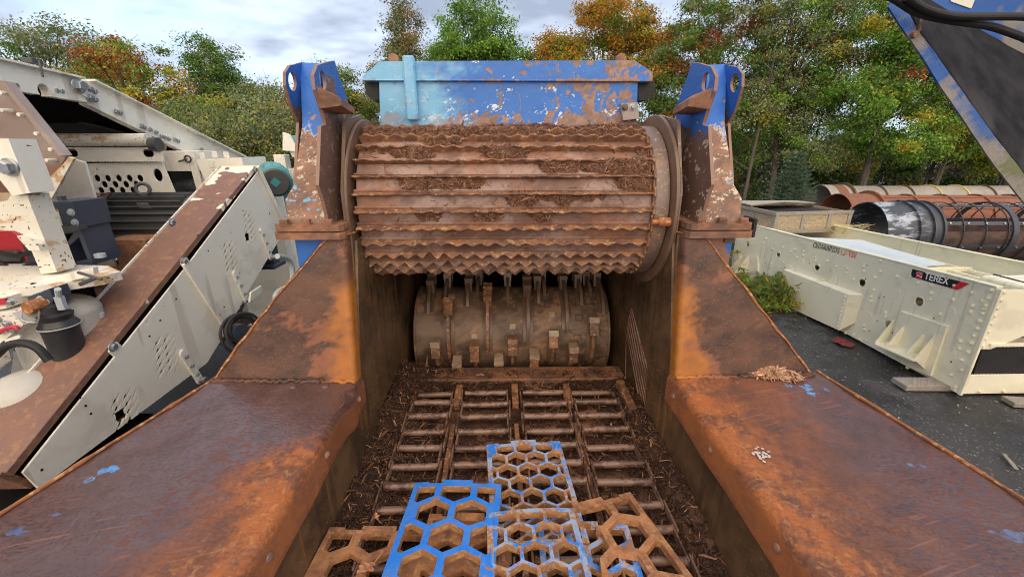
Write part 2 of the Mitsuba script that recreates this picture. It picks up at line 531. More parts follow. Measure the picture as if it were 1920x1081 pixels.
def plate_paint(wear, edge_wear):
    def f(p, n, uv):
        r = mix((0.40, 0.215, 0.10), (0.27, 0.125, 0.055), F3(p, 22, 3))
        r = mix(r, (0.50, 0.33, 0.17), 0.6 * smoothstep(0.55, 0.75, N3(p, 85)))
        b = mix((0.012, 0.16, 0.66), (0.03, 0.21, 0.66), F3(p, 10, 2))
        b = mix(b, (0.36, 0.40, 0.42), wear * smoothstep(0.35, 0.60, W3(p, 16)))
        return mix(r, b, smoothstep(0.55, 0.75, n.z) * smoothstep(edge_wear, edge_wear + 0.05, W3(p, 24, 5, 0.8)))
    return f


mat('plate_blue', plate_paint(0.10, 0.25), 0.4)
mat('plate_worn', plate_paint(0.75, 0.43), 0.5)


def c_plate_rust(p, n, uv):
    c = mix((0.42, 0.20, 0.085), (0.21, 0.092, 0.045), smoothstep(0.28, 0.72, W3(p, 11, 5, 0.8)))
    return mix(c, (0.50, 0.31, 0.17), 0.5 * smoothstep(0.55, 0.8, W3(p, 60, 3)))


mat('plate_rust', c_plate_rust, 0.65, bump=lambda p, n, uv: F3(p, 60, 2), bscale=0.0015)


def c_cream(p, n, uv):
    c = mix((0.775, 0.755, 0.66), (0.72, 0.70, 0.61), F3(p, 1.6, 3))
    c = mix(c, (0.45, 0.39, 0.29), 0.28 * smoothstep(0.56, 0.74, W3(p, 2.6)))
    c = mix(c, (0.22, 0.10, 0.035), smoothstep(0.93, 0.95, N3(p, 52)) * smoothstep(0.47, 0.58, F3(p, 2.0, 2)))
    return mix(c, (0.30, 0.24, 0.18), 0.35 * smoothstep(0.66, 0.8, noise(p.x * 18 + p.y * 18, p.z * 2.2, 5.0)) * smoothstep(0.5, 0.7, F3(p, 1.2, 2)))


mat('cream_paint', c_cream, 0.45)


def c_cream_rust(p, n, uv):
    c = mix((0.68, 0.665, 0.58), (0.60, 0.58, 0.49), F3(p, 3, 3))
    c = mix(c, (0.46, 0.27, 0.10), 0.8 * smoothstep(0.58, 0.72, W3(p, 6)))
    return mix(c, (0.12, 0.06, 0.03), smoothstep(0.82, 0.86, N3(p, 75)))


mat('cream_chipped', c_cream_rust, 0.5)


def c_guard_top(p, n, uv):
    c = mix((0.150, 0.085, 0.070), (0.225, 0.115, 0.072), W3(p, 10))
    c = mix(c, (0.33, 0.18, 0.08), 0.5 * smoothstep(0.54, 0.72, W3(p, 30, 4)))
    w = smoothstep(3.15, 4.05, p.y) * 0.30 + F3(p, 6.5, 4) * 0.75 + 0.25 * noise(p.x * 9, p.y * 22, p.z * 22)
    return mix(c, (0.72, 0.69, 0.56), smoothstep(0.745, 0.765, w))


mat('guard_rust', c_guard_top, lambda p, n, uv: 0.42 + 0.2 * N3(p, 25), bump=lambda p, n, uv: F3(p, 70, 2), bscale=0.0015)


def c_chute(p, n, uv):
    c = mix((0.40, 0.36, 0.335), (0.30, 0.235, 0.205), smoothstep(0.4, 0.6, F3(p, 2.5, 4)))
    return mix(c, (0.23, 0.13, 0.10), smoothstep(0.50, 0.62, F3(p, 1.6, 3) + 0.35 * smoothstep(2.9, 2.5, p.z)))


mat('dusty_steel', c_chute, 0.55)


def c_screen(p, n, uv):
    c = mix((0.795, 0.765, 0.585), (0.755, 0.725, 0.56), F3(p, 2.0, 3))
    c = mix(c, (0.47, 0.44, 0.34), 0.30 * smoothstep(0.58, 0.75, F3(p, 3.7, 4)))
    return mix(c, (0.25, 0.23, 0.19), 0.25 * smoothstep(0.70, 0.82, noise(p.y * 30, p.z * 1.5, 5.0)) * smoothstep(0.45, 0.65, F3(p, 1.3, 2)))


mat('screen_cream', c_screen, 0.42)


def c_trommel_black(p, n, uv):
    st = F3(mi.Point3f(p.x * 0.8, p.y, p.z * 2.0), 3.4, 4)
    c = mix((0.042, 0.048, 0.058), (0.40, 0.46, 0.54), smoothstep(0.50, 0.70, W3(mi.Point3f(p.x * 0.8, p.y, p.z * 2.0), 3.4)) * smoothstep(10.1, 9.3, p.x) * 0.9)
    return mix(c, (0.36, 0.19, 0.11), smoothstep(0.56, 0.64, F3(p, 2.3, 3)) * smoothstep(0.95, 0.7, p.z) * smoothstep(10.1, 9.6, p.x))


mat('trommel_black', c_trommel_black, 0.38)


def c_trommel_rust(p, n, uv):
    c = mix((0.265, 0.105, 0.055), (0.185, 0.072, 0.042), W3(p, 3))
    return mix(c, (0.17, 0.12, 0.10), 0.5 * smoothstep(0.55, 0.7, noise(p.x * 9, p.z * 1.2, p.y)))


mat('trommel_rust', c_trommel_rust, 0.7)
mat('trommel_grey', lambda p, n, uv: mix((0.25, 0.24, 0.22), (0.36, 0.34, 0.31), F3(p, 4, 3)), 0.55)


def c_wood(p, n, uv):
    g = noise((p.x + p.y) * 3.0, (p.x - p.y) * 60.0, p.z * 75) * 0.6 + 0.4 * F3(p, 20, 2)
    return mix((0.185, 0.165, 0.14), (0.36, 0.33, 0.285), g)


mat('weathered_wood', c_wood, 0.85)
mat('chip_board', lambda p, n, uv: mix((0.24, 0.185, 0.12), (0.46, 0.38, 0.265), cell_rand(p.x * 38 + 4 * N3(p, 12), p.y * 38, p.z * 55 + 3 * N3(p, 17))), 0.85)


def c_asphalt(p, n, uv):
    c = mix((0.034, 0.034, 0.036), (0.070, 0.069, 0.070), W3(p, 1.6))
    d1, d2, r = voronoi(p.x * 38, p.y * 38)
    c = mix(c, mix((0.10, 0.10, 0.10), (0.20, 0.19, 0.18), r), 0.6 * smoothstep(0.80, 0.90, r) * smoothstep(0.42, 0.30, d1))
    e1, e2, q = voronoi(p.x * 13, p.y * 13)
    c = mix(c, c * 0.55, smoothstep(0.50, 0.62, W3(p, 0.9)))
    return mix(c, (0.38, 0.35, 0.30), 0.8 * smoothstep(0.975, 0.985, q) * smoothstep(0.14, 0.10, e1))


mat('asphalt', c_asphalt, lambda p, n, uv: 0.85 - 0.45 * smoothstep(0.50, 0.62, W3(p, 0.9)), bump=lambda p, n, uv: voronoi(p.x * 38, p.y * 38)[0] + F3(p, 20, 2), bscale=0.006)
mat('paint_red', lambda p, n, uv: mix((0.26, 0.02, 0.025), (0.06, 0.04, 0.04), smoothstep(0.46, 0.56, W3(p, 18, 4, 0.8))), 0.8)


def c_chute_blue(p, n, uv):
    t = smoothstep(0.40, 0.62, W3(p, 2.6, 5, 0.7) + 0.22 * (p.z - 3.35))
    c = mix(mix((0.17, 0.16, 0.15), (0.26, 0.245, 0.22), W3(p, 9)), (0.022, 0.095, 0.34), t)
    return mix(c, (0.13, 0.145, 0.07), smoothstep(0.45, 0.65, W3(p, 4)) * smoothstep(3.1, 2.8, p.z))


mat('chute_blue', c_chute_blue, 0.5)
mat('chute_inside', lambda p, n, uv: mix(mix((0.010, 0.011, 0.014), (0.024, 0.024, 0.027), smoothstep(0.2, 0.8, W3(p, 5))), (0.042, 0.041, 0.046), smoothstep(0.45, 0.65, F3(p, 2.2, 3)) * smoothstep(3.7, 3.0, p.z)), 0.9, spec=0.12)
mat('bark', lambda p, n, uv: mix((0.055, 0.045, 0.036), (0.135, 0.115, 0.095), noise(p.x * 22, p.y * 22, p.z * 3)), 0.9)

mat('rubber', lambda p, n, uv: mix((0.012, 0.012, 0.013), (0.030, 0.029, 0.028), W3(p, 6)), 0.55, spec=0.35)
mat('black_paint', (0.022, 0.023, 0.026), 0.35)
mat('motor_grey', lambda p, n, uv: mix((0.030, 0.036, 0.042), (0.085, 0.085, 0.082), F3(p, 9, 3)), 0.42)
mat('navy_paint', lambda p, n, uv: mix((0.022, 0.034, 0.062), (0.060, 0.072, 0.095), F3(p, 5, 3)), 0.38)
mat('teal_paint', lambda p, n, uv: mix((0.035, 0.20, 0.20), (0.06, 0.25, 0.24), F3(p, 9, 3)), 0.42)
mat('red_paint', (0.42, 0.03, 0.045), 0.45)
mat('zinc', (0.42, 0.44, 0.46), 0.32, metal=0.75)
mat('hose_grey', (0.34, 0.38, 0.40), 0.5)
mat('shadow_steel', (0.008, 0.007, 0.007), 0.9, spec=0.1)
mat('white_sheet', lambda p, n, uv: mix((0.60, 0.68, 0.72), (0.48, 0.56, 0.61), W3(p, 2.5)), 0.35)
mat('sign_black', (0.015, 0.015, 0.018), 0.35)
mat('sign_red', (0.62, 0.02, 0.03), 0.4)
mat('sign_white', (0.80, 0.80, 0.80), 0.4)
mat('sticker', (0.66, 0.66, 0.55), 0.45)
mat('sticker_orange', (0.62, 0.20, 0.03), 0.45)
mat('yellow_paint', (0.62, 0.53, 0.20), 0.5)
mat('tank_paint', lambda p, n, uv: mix((0.50, 0.49, 0.44), (0.36, 0.345, 0.30), W3(p, 5)), 0.5)
mat('tan_block', (0.46, 0.37, 0.24), 0.6)
mat('carbide', lambda p, n, uv: mix((0.42, 0.34, 0.25), (0.22, 0.13, 0.08), W3(p, 30, 4)), 0.5)
VC = {'type': 'mesh_attribute', 'name': 'vertex_color'}
scene['chips'] = {'type': 'twosided', 'bsdf': {'type': 'diffuse', 'reflectance': VC}}
scene['mulch'] = {'type': 'twosided', 'bsdf': {'type': 'principled', 'base_color': VC, 'roughness': 0.75, 'specular': 0.4}}
scene['leaf'] = {'type': 'principledthin', 'base_color': VC, 'roughness': 0.5, 'diff_trans': 1.0, 'spec_trans': 0.0, 'eta': 1.4}

# ------------------------------------------------------------------ the wood grinder
G = thing('wood_grinder', 'large rusty blue wood grinder with a toothed feed roller above its open infeed hopper', 'wood grinder')
PI = math.pi


def deck_grid(s):
    rows = []
    for y in np.linspace(0.30, 1.835, 90):
        xo = (1.467 + 0.173 * (1.8 - y)) if s < 0 else (1.50 + 0.105 * (1.86 - y))
        prof = [(0.752, 1.690), (0.752, 1.72), (0.752, 1.75), (0.752, 1.78)]
        for a in np.linspace(0, PI / 2, 8):
            prof.append((0.786 - 0.034 * math.cos(a), 1.800 + 0.034 * math.sin(a)))
        for t in np.linspace(0, 1, 46)[1:]:
            prof.append((0.786 + (xo - 0.786) * t, 1.834))
        prof += [(xo + 0.002, 1.80), (xo + 0.002, 1.70), (xo + 0.002, 1.45)]
        rows.append([(x, y, z) for x, z in prof])
    g = np.array(rows)
    d = meshkit.fbm(g * V(2.2, 2.2, 2.2) + 5 * s, 3, 4) - 0.5
    d2 = meshkit.fbm(g * V(9, 9, 9) + 5 * s, 2, 7) - 0.5
    top = np.clip((g[..., 2] - 1.70) / 0.1, 0, 1)
    g[..., 2] += (0.022 * d + 0.006 * d2) * top
    edge = np.exp(-((g[..., 0] - 0.77) / 0.05) ** 2)
    g[..., 0] += 0.010 * edge * (meshkit.noise(g * V(0, 5, 0) + 3 + s, 2) - 0.5)
    if s < 0:
        k = np.exp(-((g[..., 1] - 1.66) / 0.07) ** 2 - ((g[..., 0] - 0.765) / 0.05) ** 2)
        g[..., 2] -= 0.020 * k * (0.6 + 0.8 * meshkit.noise(g * V(40, 40, 0), 3))
        g[..., 0] -= 0.012 * k
    return g


for s in (-1, 1):
    g = deck_grid(s)
    m = sheet(g, V(0.012, 0, -0.012))
    dk = add('side_deck', mirror(m, s), 'deck_rust', G, smooth=50, label='wide rusty %s top deck of the hopper side' % ('left' if s < 0 else 'right'))
    # raised rusty rim along the outer edge
    yy = np.linspace(0.30, 1.835, 60)
    xo = (1.467 + 0.173 * (1.8 - yy)) if s < 0 else (1.50 + 0.105 * (1.86 - yy))
    zz = 1.837 + 0.004 * meshkit.noise(np.stack([yy * 9, yy * 0, yy * 0], 1), 5)
    xo = xo + 0.008 * (meshkit.fbm(np.stack([yy * 6, yy * 0, yy * 0 + s], 1), 3, 15) - 0.5)
    add('deck_rim', tube(np.stack([s * xo, yy, zz], 1), 0.0035 + 0.006 * meshkit.noise(np.stack([yy * 20, yy * 0, yy * 0 + s], 1), 9), 8), 'edge_rust', dk)
    for y in (0.93, 1.36, 1.74):
        add('rivet', lathe([(0, 0), (0.016, 0), (0.014, 0.006), (0.007, 0.010), (0, 0.011)], (s * 0.752, y, 1.765), (-s, 0, 0), 14), 'drum_steel', dk)
    for x in (0.90, 1.05):
        add('rivet', lathe([(0, 0), (0.017, 0), (0.014, 0.006), (0, 0.009)], (s * x, 1.745, 1.835), (0, 0, 1), 14), 'deck_rust', dk)
    # weld bead where the wedge plate stands on the deck
    t = np.linspace(0, 1, 70)
    w = np.stack([s * (0.77 + 0.69 * t), 1.775 + 0.02 * t, 1.840 + 0 * t], 1)
    w += (meshkit.noise(np.stack([t * 60, t * 0, t * 0 + s], 1), 3) - 0.5)[:, None] * V(0, 0.018, 0.006)
    add('weld_bead', tube(w, 0.005 + 0.010 * meshkit.fbm(np.stack([t * 35, t * 0, t * 0], 1), 3, 6), 8), 'wedge_rust', dk)

    # wedge plate: from its outer edge to the crease, bent round into the hopper
    n1, n2 = 40, 26
    B, Cc = V(1.462, 1.815, 1.832), V(0.875, 1.955, 2.500)
    A, D = V(0.765, 1.780, 1.832), V(0.800, 1.950, 2.505)
    E, Fp = V(0.772, 1.93, 1.78), V(0.778, 2.10, 2.500)
    if s > 0:
        Cc = V(0.895, 1.955, 2.495)
    rows = []
    for q in np.linspace(0, 1, n1):
        O, K, I = B + (Cc - B) * q, A + (D - A) * q, E + (Fp - E) * q
        if s < 0:
            O = O + V(0.018, 0, 0) * math.sin(q * PI)
        pts = [O + (K - O) * t for t in np.linspace(0, 1, n2)]
        k0, k1 = K + (O - K) * min(0.5, 0.035 / np.linalg.norm(O - K)), K + (I - K) * min(0.5, 0.035 / np.linalg.norm(I - K))
        line = [O + (k0 - O) * t for t in np.linspace(0, 1, n2)]
        line += [(1 - t) ** 2 * k0 + 2 * t * (1 - t) * K + t * t * k1 for t in np.linspace(0, 1, 9)[1:]]
        line += [k1 + (I - k1) * t for t in np.linspace(0, 1, 8)[1:]]
        rows.append(line)
    g = np.array(rows)
    g[..., 1] += 0.012 * (meshkit.fbm(g * 4.0 + s, 2, 3) - 0.5)
    wd = add('wedge_plate', mirror(sheet(g, V(0.012, 0.014, 0)), s), 'wedge_rust', G, smooth=50)
    e = g[:, 0] + V(0, -0.002, 0)
    e = e + (meshkit.fbm(e * 9, 3, 2) - 0.5)[:, None] * V(0.016, 0, 0.010)
    e[:, 0] *= s
    add('burnt_edge', tube(e, 0.0025 + 0.0055 * meshkit.noise(e * 17, 5), 8), 'edge_rust', wd)
    tp = g[-1] + V(0, 0, 0.003)
    tp[:, 0] *= s
    add('burnt_edge', tube(tp, 0.004, 6), 'edge_rust', wd)

    # hopper walls: near wall under the deck, far wall beside the rotor, a liner plate between
    add('hopper_wall', bx(*sorted((s * 0.775, s * 0.800)), 0.25, 1.90, 1.25, 1.78), 'wall_rust', G, label='dark rusty lower hopper wall')
    add('hopper_wall', slab('x', [(1.90, 1.05), (3.75, 1.05), (3.75, 2.50), (2.0, 2.50), (1.90, 1.9)], *sorted((s * 0.782, s * 0.81))), 'wall_rust', G)
    add('liner_plate', slab('x', [(1.84, 1.39), (2.10, 1.39), (2.28, 2.47), (2.02, 2.47), (1.84, 1.80)], *sorted((s * 0.768, s * 0.781))), 'wall_rust', G)
    add('outer_skirt', bx(*sorted((s * 1.02, s * 1.05)), 0.4, 3.7, 0.75, 1.70), 'navy_paint', G)

# weld pattern scratched across the right hopper wall
area = Polygon([(2.575,1.889),(2.607,1.791),(2.622,1.626),(2.549,1.351),(2.028,1.407),(2.058,1.53),(2.185,1.664)])
hatch = []
(y0, z0, y1, z1) = area.bounds
from shapely.geometry import LineString
for k in np.arange(-0.2, 1.6, 0.052):
    ln = LineString([(y0 - 0.1, z0 + k), (y1 + 0.1, z0 + k + 0.62)]).intersection(area)
    for q in getattr(ln, 'geoms', [ln]):
        c = np.array(q.coords)
        if len(c) > 1:
            n = 10
            pts = np.stack([np.full(n, 0.782), np.linspace(c[0, 0], c[-1, 0], n), np.linspace(c[0, 1], c[-1, 1], n)], 1)
            pts[:, 2] += 0.012 * (meshkit.noise(pts * 30, 4) - 0.5)
            hatch.append(tube(pts, 0.0045, 5))
c = np.array(area.exterior.coords)
hatch.append(tube(np.stack([np.full(len(c), 0.782), c[:, 0], c[:, 1]], 1), 0.004, 5))
add('weld_hatching', cat(hatch), 'drum_steel', G, kind='stuff', label='slanting weld lines on the right hopper wall')
# torn lip on the left deck
rng = np.random.default_rng(5)
t = np.linspace(0, 1, 26)
rows = []
for q in np.linspace(0, 1, 6):
    a = 0.3 + 1.9 * q
    rr = 0.011 * (0.5 + 0.9 * meshkit.noise(np.stack([t * 7, t * 0, t * 0], 1), 3)) * np.sin(PI * t) ** 0.5
    rows.append(np.stack([-0.775 + 0.040 * (t - 0.5) * 0 - rr * q * 1.1 * math.cos(a) + 0.012 * np.sin(9 * t), 1.565 + 0.20 * t, 1.836 + rr * math.sin(a) * 1.1], 1))
add('torn_lip', sheet(np.array(rows), V(0, 0, -0.006)), 'deck_rust', 'wood_grinder__side_deck', label='torn and curled lip of the left deck')

# conveyor bed and the lip before the rotor
add('conveyor_bed', bx(-0.775, 0.775, 0.25, 2.62, 1.30, 1.362), 'steel_rust', G)
add('feed_lip', bx(-0.775, 0.775, 2.53, 2.70, 1.30, 1.394), 'steel_rust', G)
LAD = [(-0.612, -0.385), (-0.316, -0.040), (0.051, 0.317), (0.362, 0.622)]
ch = []
rng = np.random.default_rng(11)
for a, b in LAD:
    k = key('conveyor_chain', G)
    ch.append(k)
    ys = [2.335 - 0.1305 * i for i in range(14)]
    dz = [0.006 * rng.standard_normal() - (0.02 if i == 0 else 0) for i in range(14)]
    for i, y in enumerate(ys):
        z = 1.424 + dz[i]
        add('crossbar', cyl((a + 0.004, y + 0.003 * rng.standard_normal(), z), (b - 0.004, y + 0.003 * rng.standard_normal(), z), 0.0175, 16, bev=0.002), 'chain_steel', k, smooth=40)
        if i < 13:
            for e, sg in ((a, -1), (b, 1)):
                o = 0.008 * (1 if i % 2 else -1)
                z2 = 1.424 + dz[i + 1]
                add('side_link', bar((e + sg * 0.004 + o, y + 0.016, z + 0.004), (e + sg * 0.004 + o * 0.6, ys[i + 1] - 0.016, z2 + 0.004), 0.009, 0.034, b=0.003), 'chain_steel', k)
for x in (-0.352, 0.006, 0.340):
    add('wear_strip', bar((x, 2.20, 1.405), (x, 2.40, 1.415), 0.040, 0.05), 'rib_rust', G)
    add('wear_strip', bar((x + 0.008, 1.10, 1.392), (x, 2.02, 1.398), 0.026, 0.034), 'rib_rust', G)
add('wear_strip', bar((0.70, 2.12, 1.41), (0.70, 2.42, 1.42), 0.05, 0.05), 'rib_rust', G)

# feed roller
RY, RZ = 2.44, 2.60
R_ = key('feed_roller', G)
add('drum', cyl((-0.765, RY, RZ), (0.664, RY, RZ), 0.372, 120), 'drum_steel', R_, smooth=40)
add('drum_band', cyl((0.672, RY, RZ), (0.742, RY, RZ), 0.405, 90, bev=0.004), 'flange_steel', R_, smooth=40)
rng = np.random.default_rng(3)
NT = 19
for i in range(30):
    a = math.radians(1.4 + 12 * i)
    rr = np.random.default_rng(100 + i)
    up = 1 if -30 < (math.degrees(a) + 180) % 360 - 180 < 100 else 0
    x0, x1 = -0.775, 0.664
    pts = []
    ph = rr.random() * 0.9
    wear = 0.42 if up else 0.12
    n = NT * 6
    xs = np.linspace(x0, x1, n + 1)
    tt = (xs - x0) / (x1 - x0) * NT + ph
    tri = np.abs((tt % 1) - 0.5) * 2
    per = rr.uniform(0.45, 1.0, NT + 3)[np.floor(tt).astype(int)]
    low = meshkit.noise(np.stack([tt * 0.35, tt * 0 + i, tt * 0], 1), 6)
    amp = 0.033 * (1 - wear * (0.3 + 0.9 * low)) * (0.55 + 0.45 * per if up else 1.0)
    h = 0.055 - amp * (1 - tri) ** 1.0 - wear * 0.010 * low + 0.003 * (meshkit.noise(np.stack([tt * 3.1, tt * 0 + i, tt * 0], 1), 8) - 0.5)
    for q in range(3):
        h -= rr.uniform(0.003, 0.016) * np.exp(-((xs - rr.uniform(x0, x1)) / rr.uniform(0.008, 0.03)) ** 2)
    h = np.maximum(h, 0.012)
    # cross-section: foot, flank, crest on both sides
    u = V(0, -math.cos(a - 0.22), math.sin(a - 0.22))
    w = V(0, math.sin(a - 0.22), math.cos(a - 0.22))
    ur = V(0, -math.cos(a), math.sin(a))
    bend = 0.004 * (meshkit.noise(np.stack([tt * 0.8, tt * 0 + i, tt * 0], 1), 12) - 0.5)
    cs = []
    r0 = 0.366
    for rad, tk in ((0.0, 0.009), (0.5, 0.0065), (0.93, 0.0045), (1.0, 0.0025)):
        cs.append((rad, tk))
    ring = [(rad, -tk) for rad, tk in cs] + [(rad, tk) for rad, tk in cs[::-1]]
    P = np.array([[V(0, RY, RZ) + V(xs[j], 0, 0) + ur * r0 + u * (rad * h[j]) + w * (tk + bend[j] * rad) for j in range(n + 1)] for rad, tk in ring])
    k = len(ring)
    I, J = np.meshgrid(np.arange(k), np.arange(n), indexing='ij')
    I, J = I.ravel(), J.ravel()
    f = np.stack([I * (n + 1) + J, ((I + 1) % k) * (n + 1) + J, ((I + 1) % k) * (n + 1) + J + 1, I * (n + 1) + J + 1], 1)
    v = P.reshape(-1, 3)
    e0, e1 = np.arange(k) * (n + 1), np.arange(k) * (n + 1) + n
    f = np.vstack([tm(v, f).faces] + [np.array([[e0[0], e0[q], e0[q + 1]] for q in range(1, k - 1)])] + [np.array([[e1[0], e1[q + 1], e1[q]] for q in range(1, k - 1)])])
    add('rib', tm(v, f), 'rib_rust', R_, smooth=22)
    # weld fillet at the foot of the rib
    pp = np.stack([xs[::3], np.full(len(xs[::3]), RY) + (ur * 0.374 + w * 0.012)[1], np.full(len(xs[::3]), RZ) + (ur * 0.374 + w * 0.012)[2]], 1)
    add('rib_weld', tube(pp, 0.006 + 0.003 * meshkit.noise(pp * 25, 3), 5), 'drum_steel', R_)
# short teeth round the right end of the drum
zs = []
for i in range(60):
    a = math.radians(6 * i + 1.4)
    u = V(0, -math.cos(a), math.sin(a))
    zs.append(bar(V(0.668, RY, RZ) + u * 0.36, V(0.668, RY, RZ) + u * (0.412 if i % 2 == 0 else 0.396), 0.045, 0.012, up=(1, 0, 0)))
add('end_ring', cat([slab('x', Point(RY, RZ).buffer(0.392, 48).difference(Point(RY, RZ).buffer(0.35, 48)), 0.662, 0.676)] + zs), 'rib_rust', R_)
add('end_flange', lathe([(0.30, 0), (0.432, 0), (0.437, 0.004), (0.437, 0.012), (0.432, 0.016), (0.30, 0.016)], (-0.803, RY, RZ), (1, 0, 0), 90), 'dark_steel', R_, smooth=35)
add('end_flange', lathe([(0.30, 0), (0.452, 0), (0.460, 0.005), (0.460, 0.020), (0.452, 0.025), (0.30, 0.025)], (0.746, RY, RZ), (1, 0, 0), 90), 'dark_steel', R_, smooth=35)
a = math.radians(-6)
o = V(0.655, RY - 0.43 * math.cos(a), RZ + 0.43 * math.sin(a))
add('stub_bolt', cat([cyl(o, o + V(0.035, 0, 0), 0.013, 14), cyl(o + V(0.03, 0, 0), o + V(0.09, 0, 0), 0.021, 16, bev=0.004), cyl(o + V(0.055, 0, 0), o + V(0.062, 0, 0), 0.023, 16)]), 'edge_rust', R_, label='rusty bolt standing out beside the right end of the roller')
# arms beside the flanges
add('roller_arm', slab('x', [(2.03, 2.45), (2.03, 2.70), (2.17, 3.02), (2.42, 3.06), (2.75, 2.9), (2.75, 2.45)], -0.822, -0.806), 'dark_steel', R_)
add('roller_arm', slab('x', [(2.02, 2.45), (2.02, 2.70), (2.15, 3.02), (2.42, 3.06), (2.75, 2.9), (2.75, 2.45)], 0.774, 0.790), 'flange_steel', R_)

# posts
FRONT = [(-1.053,2.512),(-0.847,2.511),(-0.858,2.563),(-0.88,2.667),(-0.904,2.73),(-0.886,3),(-0.911,3.265),(-0.999,3.269),(-0.989,3),(-1.031,2.73),(-1.071,2.667),(-1.057,2.559)]
EARO = [(2.037,3.202),(2.082,3.236),(2.23,3.274)]
EARI = [(1.997,3.184),(2.051,3.229),(2.173,3.262),(2.256,3.281),(2.389,3.106),(2.405,3.061),(2.267,2.997),(2.059,2.957),(2.058,3.006),(2.032,3.066),(1.994,3.13)]
SIDE = [(1.999,2.981),(2.217,3.015),(2.246,2.757),(2.192,2.469),(1.981,2.506),(1.943,2.582),(1.921,2.676),(1.891,2.741)]
for s in (-1, 1):
    P_ = key('post', G)

    def mp(m):
        return m if s < 0 else mirror(m, -1)
    m = slab('y', FRONT, 0, 0.022)
    m = trimesh.Trimesh(*trimesh.remesh.subdivide_to_size(m.vertices, m.faces, 0.06, max_iter=10), process=True)
    v = np.array(m.vertices)
    v[:, 1] += 1.97 + 0.33 * (v[:, 2] - 2.56)
    add('front_plate', mp(tm(v, m.faces)), 'post_paint', P_)
    hole = ell(*[(2.095,3.174)][0], 0.038, 0.039)
    yz = [(y, z) for y, z in EARO]
    back = [(yz[2][0] + 0.34, yz[2][1] - 0.03), (2.42, 2.90), (2.36, 2.58), (1.99, 2.58), (2.04, 2.75), [(2.136,3.006),(2.08,3.059),(2.033,3.151)][0], [(2.136,3.006),(2.08,3.059),(2.033,3.151)][1], [(2.136,3.006),(2.08,3.059),(2.033,3.151)][2]]
    m = slab('x', yz + back, -1.037, -1.024, [hole])
    v = np.array(m.vertices)
    v[:, 0] += 0.035 * np.clip((v[:, 2] - 2.9) / 0.35, 0, 1)
    add('side_plate', mp(tm(v, m.faces)), 'post_side', P_, label='outer side plate with a lifting eye')
    hole = ell(*[(2.083,3.177)][0], 0.037, 0.039)
    add('side_plate', mp(slab('x', poly(EARI).union(poly(SIDE)).buffer(0.004).difference(hole), -0.872, -0.857)), 'post_side', P_, label='inner side plate with a lifting eye')
    a0, a1 = [(1.996,3.147),(2.218,3.048)]
    add('gusset', mp(hull([(-0.865, a0[0], a0[1]), (-0.865, a0[0] + 0.02, a0[1] - 0.09), (-0.865, a1[0], a1[1] + 0.09), (-0.865, a1[0], a1[1]), (-0.775, a0[0] + 0.05, a0[1] - 0.045), (-0.775, a1[0], a1[1]), (-0.775, a0[0] + 0.05, a0[1] - 0.075), (-0.775, a1[0], a1[1] + 0.03)])), 'steel_rust', P_)
    fl = [(-1.118, 1.965), (-1.095, 1.93), (-0.815, 1.93), (-0.80, 1.955), (-0.80, 2.36), (-1.118, 2.36)]
    add('base_flange', mp(slab('z', fl, 2.531, 2.560)), 'steel_rust', P_)
    add('base_flange', mp(slab('z', [(x + 0.004 * (1 if x > -0.9 else -1), y - 0.006) for x, y in fl], 2.494, 2.525)), 'steel_rust', P_)
    for x in (-1.065, -0.965, -0.865):
        add('bolt', mp(cat([cyl((x, 1.945 + 0.005, 2.560), (x, 1.95, 2.566), 0.026, 16), cyl((x, 1.95, 2.565), (x, 1.95, 2.585), 0.021, 6, bev=0.003)])), 'steel_rust', P_)
    if s > 0:
        add('bolt', cat([cyl((1.03, 1.99, 2.494), (1.03, 1.99, 2.462), 0.026, 6)]), 'dark_steel', P_)
        add('rubber_block', bx(1.118, 1.135, 1.95, 2.05, 2.49, 2.58), 'rubber', P_)
    add('lower_column', mp(bx(-1.055, -0.835, 1.99, 2.34, 1.30, 2.494, 0.008)), 'column_paint', P_)
    add('rear_plate', mp(bx(-1.02, -0.88, 2.36, 2.38, 2.56, 3.15)), 'dark_steel', P_)

# hood behind the roller
H = key('hood', G)
UP = [(-0.865,3.263),(-0.863,3.285),(-0.757,3.36),(0.7,3.371),(0.813,3.31),(0.817,3.267)]
LOW = [(-0.778,3.266),(0.735,3.27),(0.761,3.031),(-0.802,3.03)]
LOW = [LOW[0], LOW[1], (LOW[2][0], 2.9), (LOW[3][0], 2.9)]
add('upper_panel', slab('y', UP, 2.705, 2.728), 'hood_paint', H)
add('lower_panel', roughen(slab('y', LOW, 2.725, 2.745), 0.004, 6, 2, 0.07), 'hood_paint', H, smooth=40)
add('end_panel', bx(LOW[0][0] - 0.0, LOW[0][0] + 0.02, 2.746, 3.70, 2.5, 3.30), 'hood_paint', H)
add('end_panel', bx(LOW[1][0] - 0.02, LOW[1][0], 2.746, 3.70, 2.5, 3.30), 'hood_paint', H)
add('top_panel', bx(-0.80, 0.76, 2.73, 3.72, 3.325, 3.345), 'hood_paint', H)
add('upper_lip', bx(UP[0][0], UP[-1][0], 2.700, 2.76, UP[0][1] - 0.004, UP[0][1] + 0.003), 'hood_paint', H)
add('strap', bx(*[(-0.623,3.364)][0][:1], *[(-0.557,3.365)][0][:1], 2.665, 2.704, 3.045, 3.385, 0.008), 'hood_strap' if 'hood_strap' in scene else 'hood_paint', H)
for pts in ([(-0.877,3.265),(-0.792,3.259),(-0.802,3.163),(-0.831,3.157),(-0.872,3.195)], [(0.747,3.266),(0.85,3.275),(0.852,3.199),(0.816,3.166),(0.763,3.166)]):
    add('rubber_buffer', roughen(slab('y', pts, 2.765, 2.90), 0.004, 12, 3, 0.05), 'rubber', H, smooth=30)
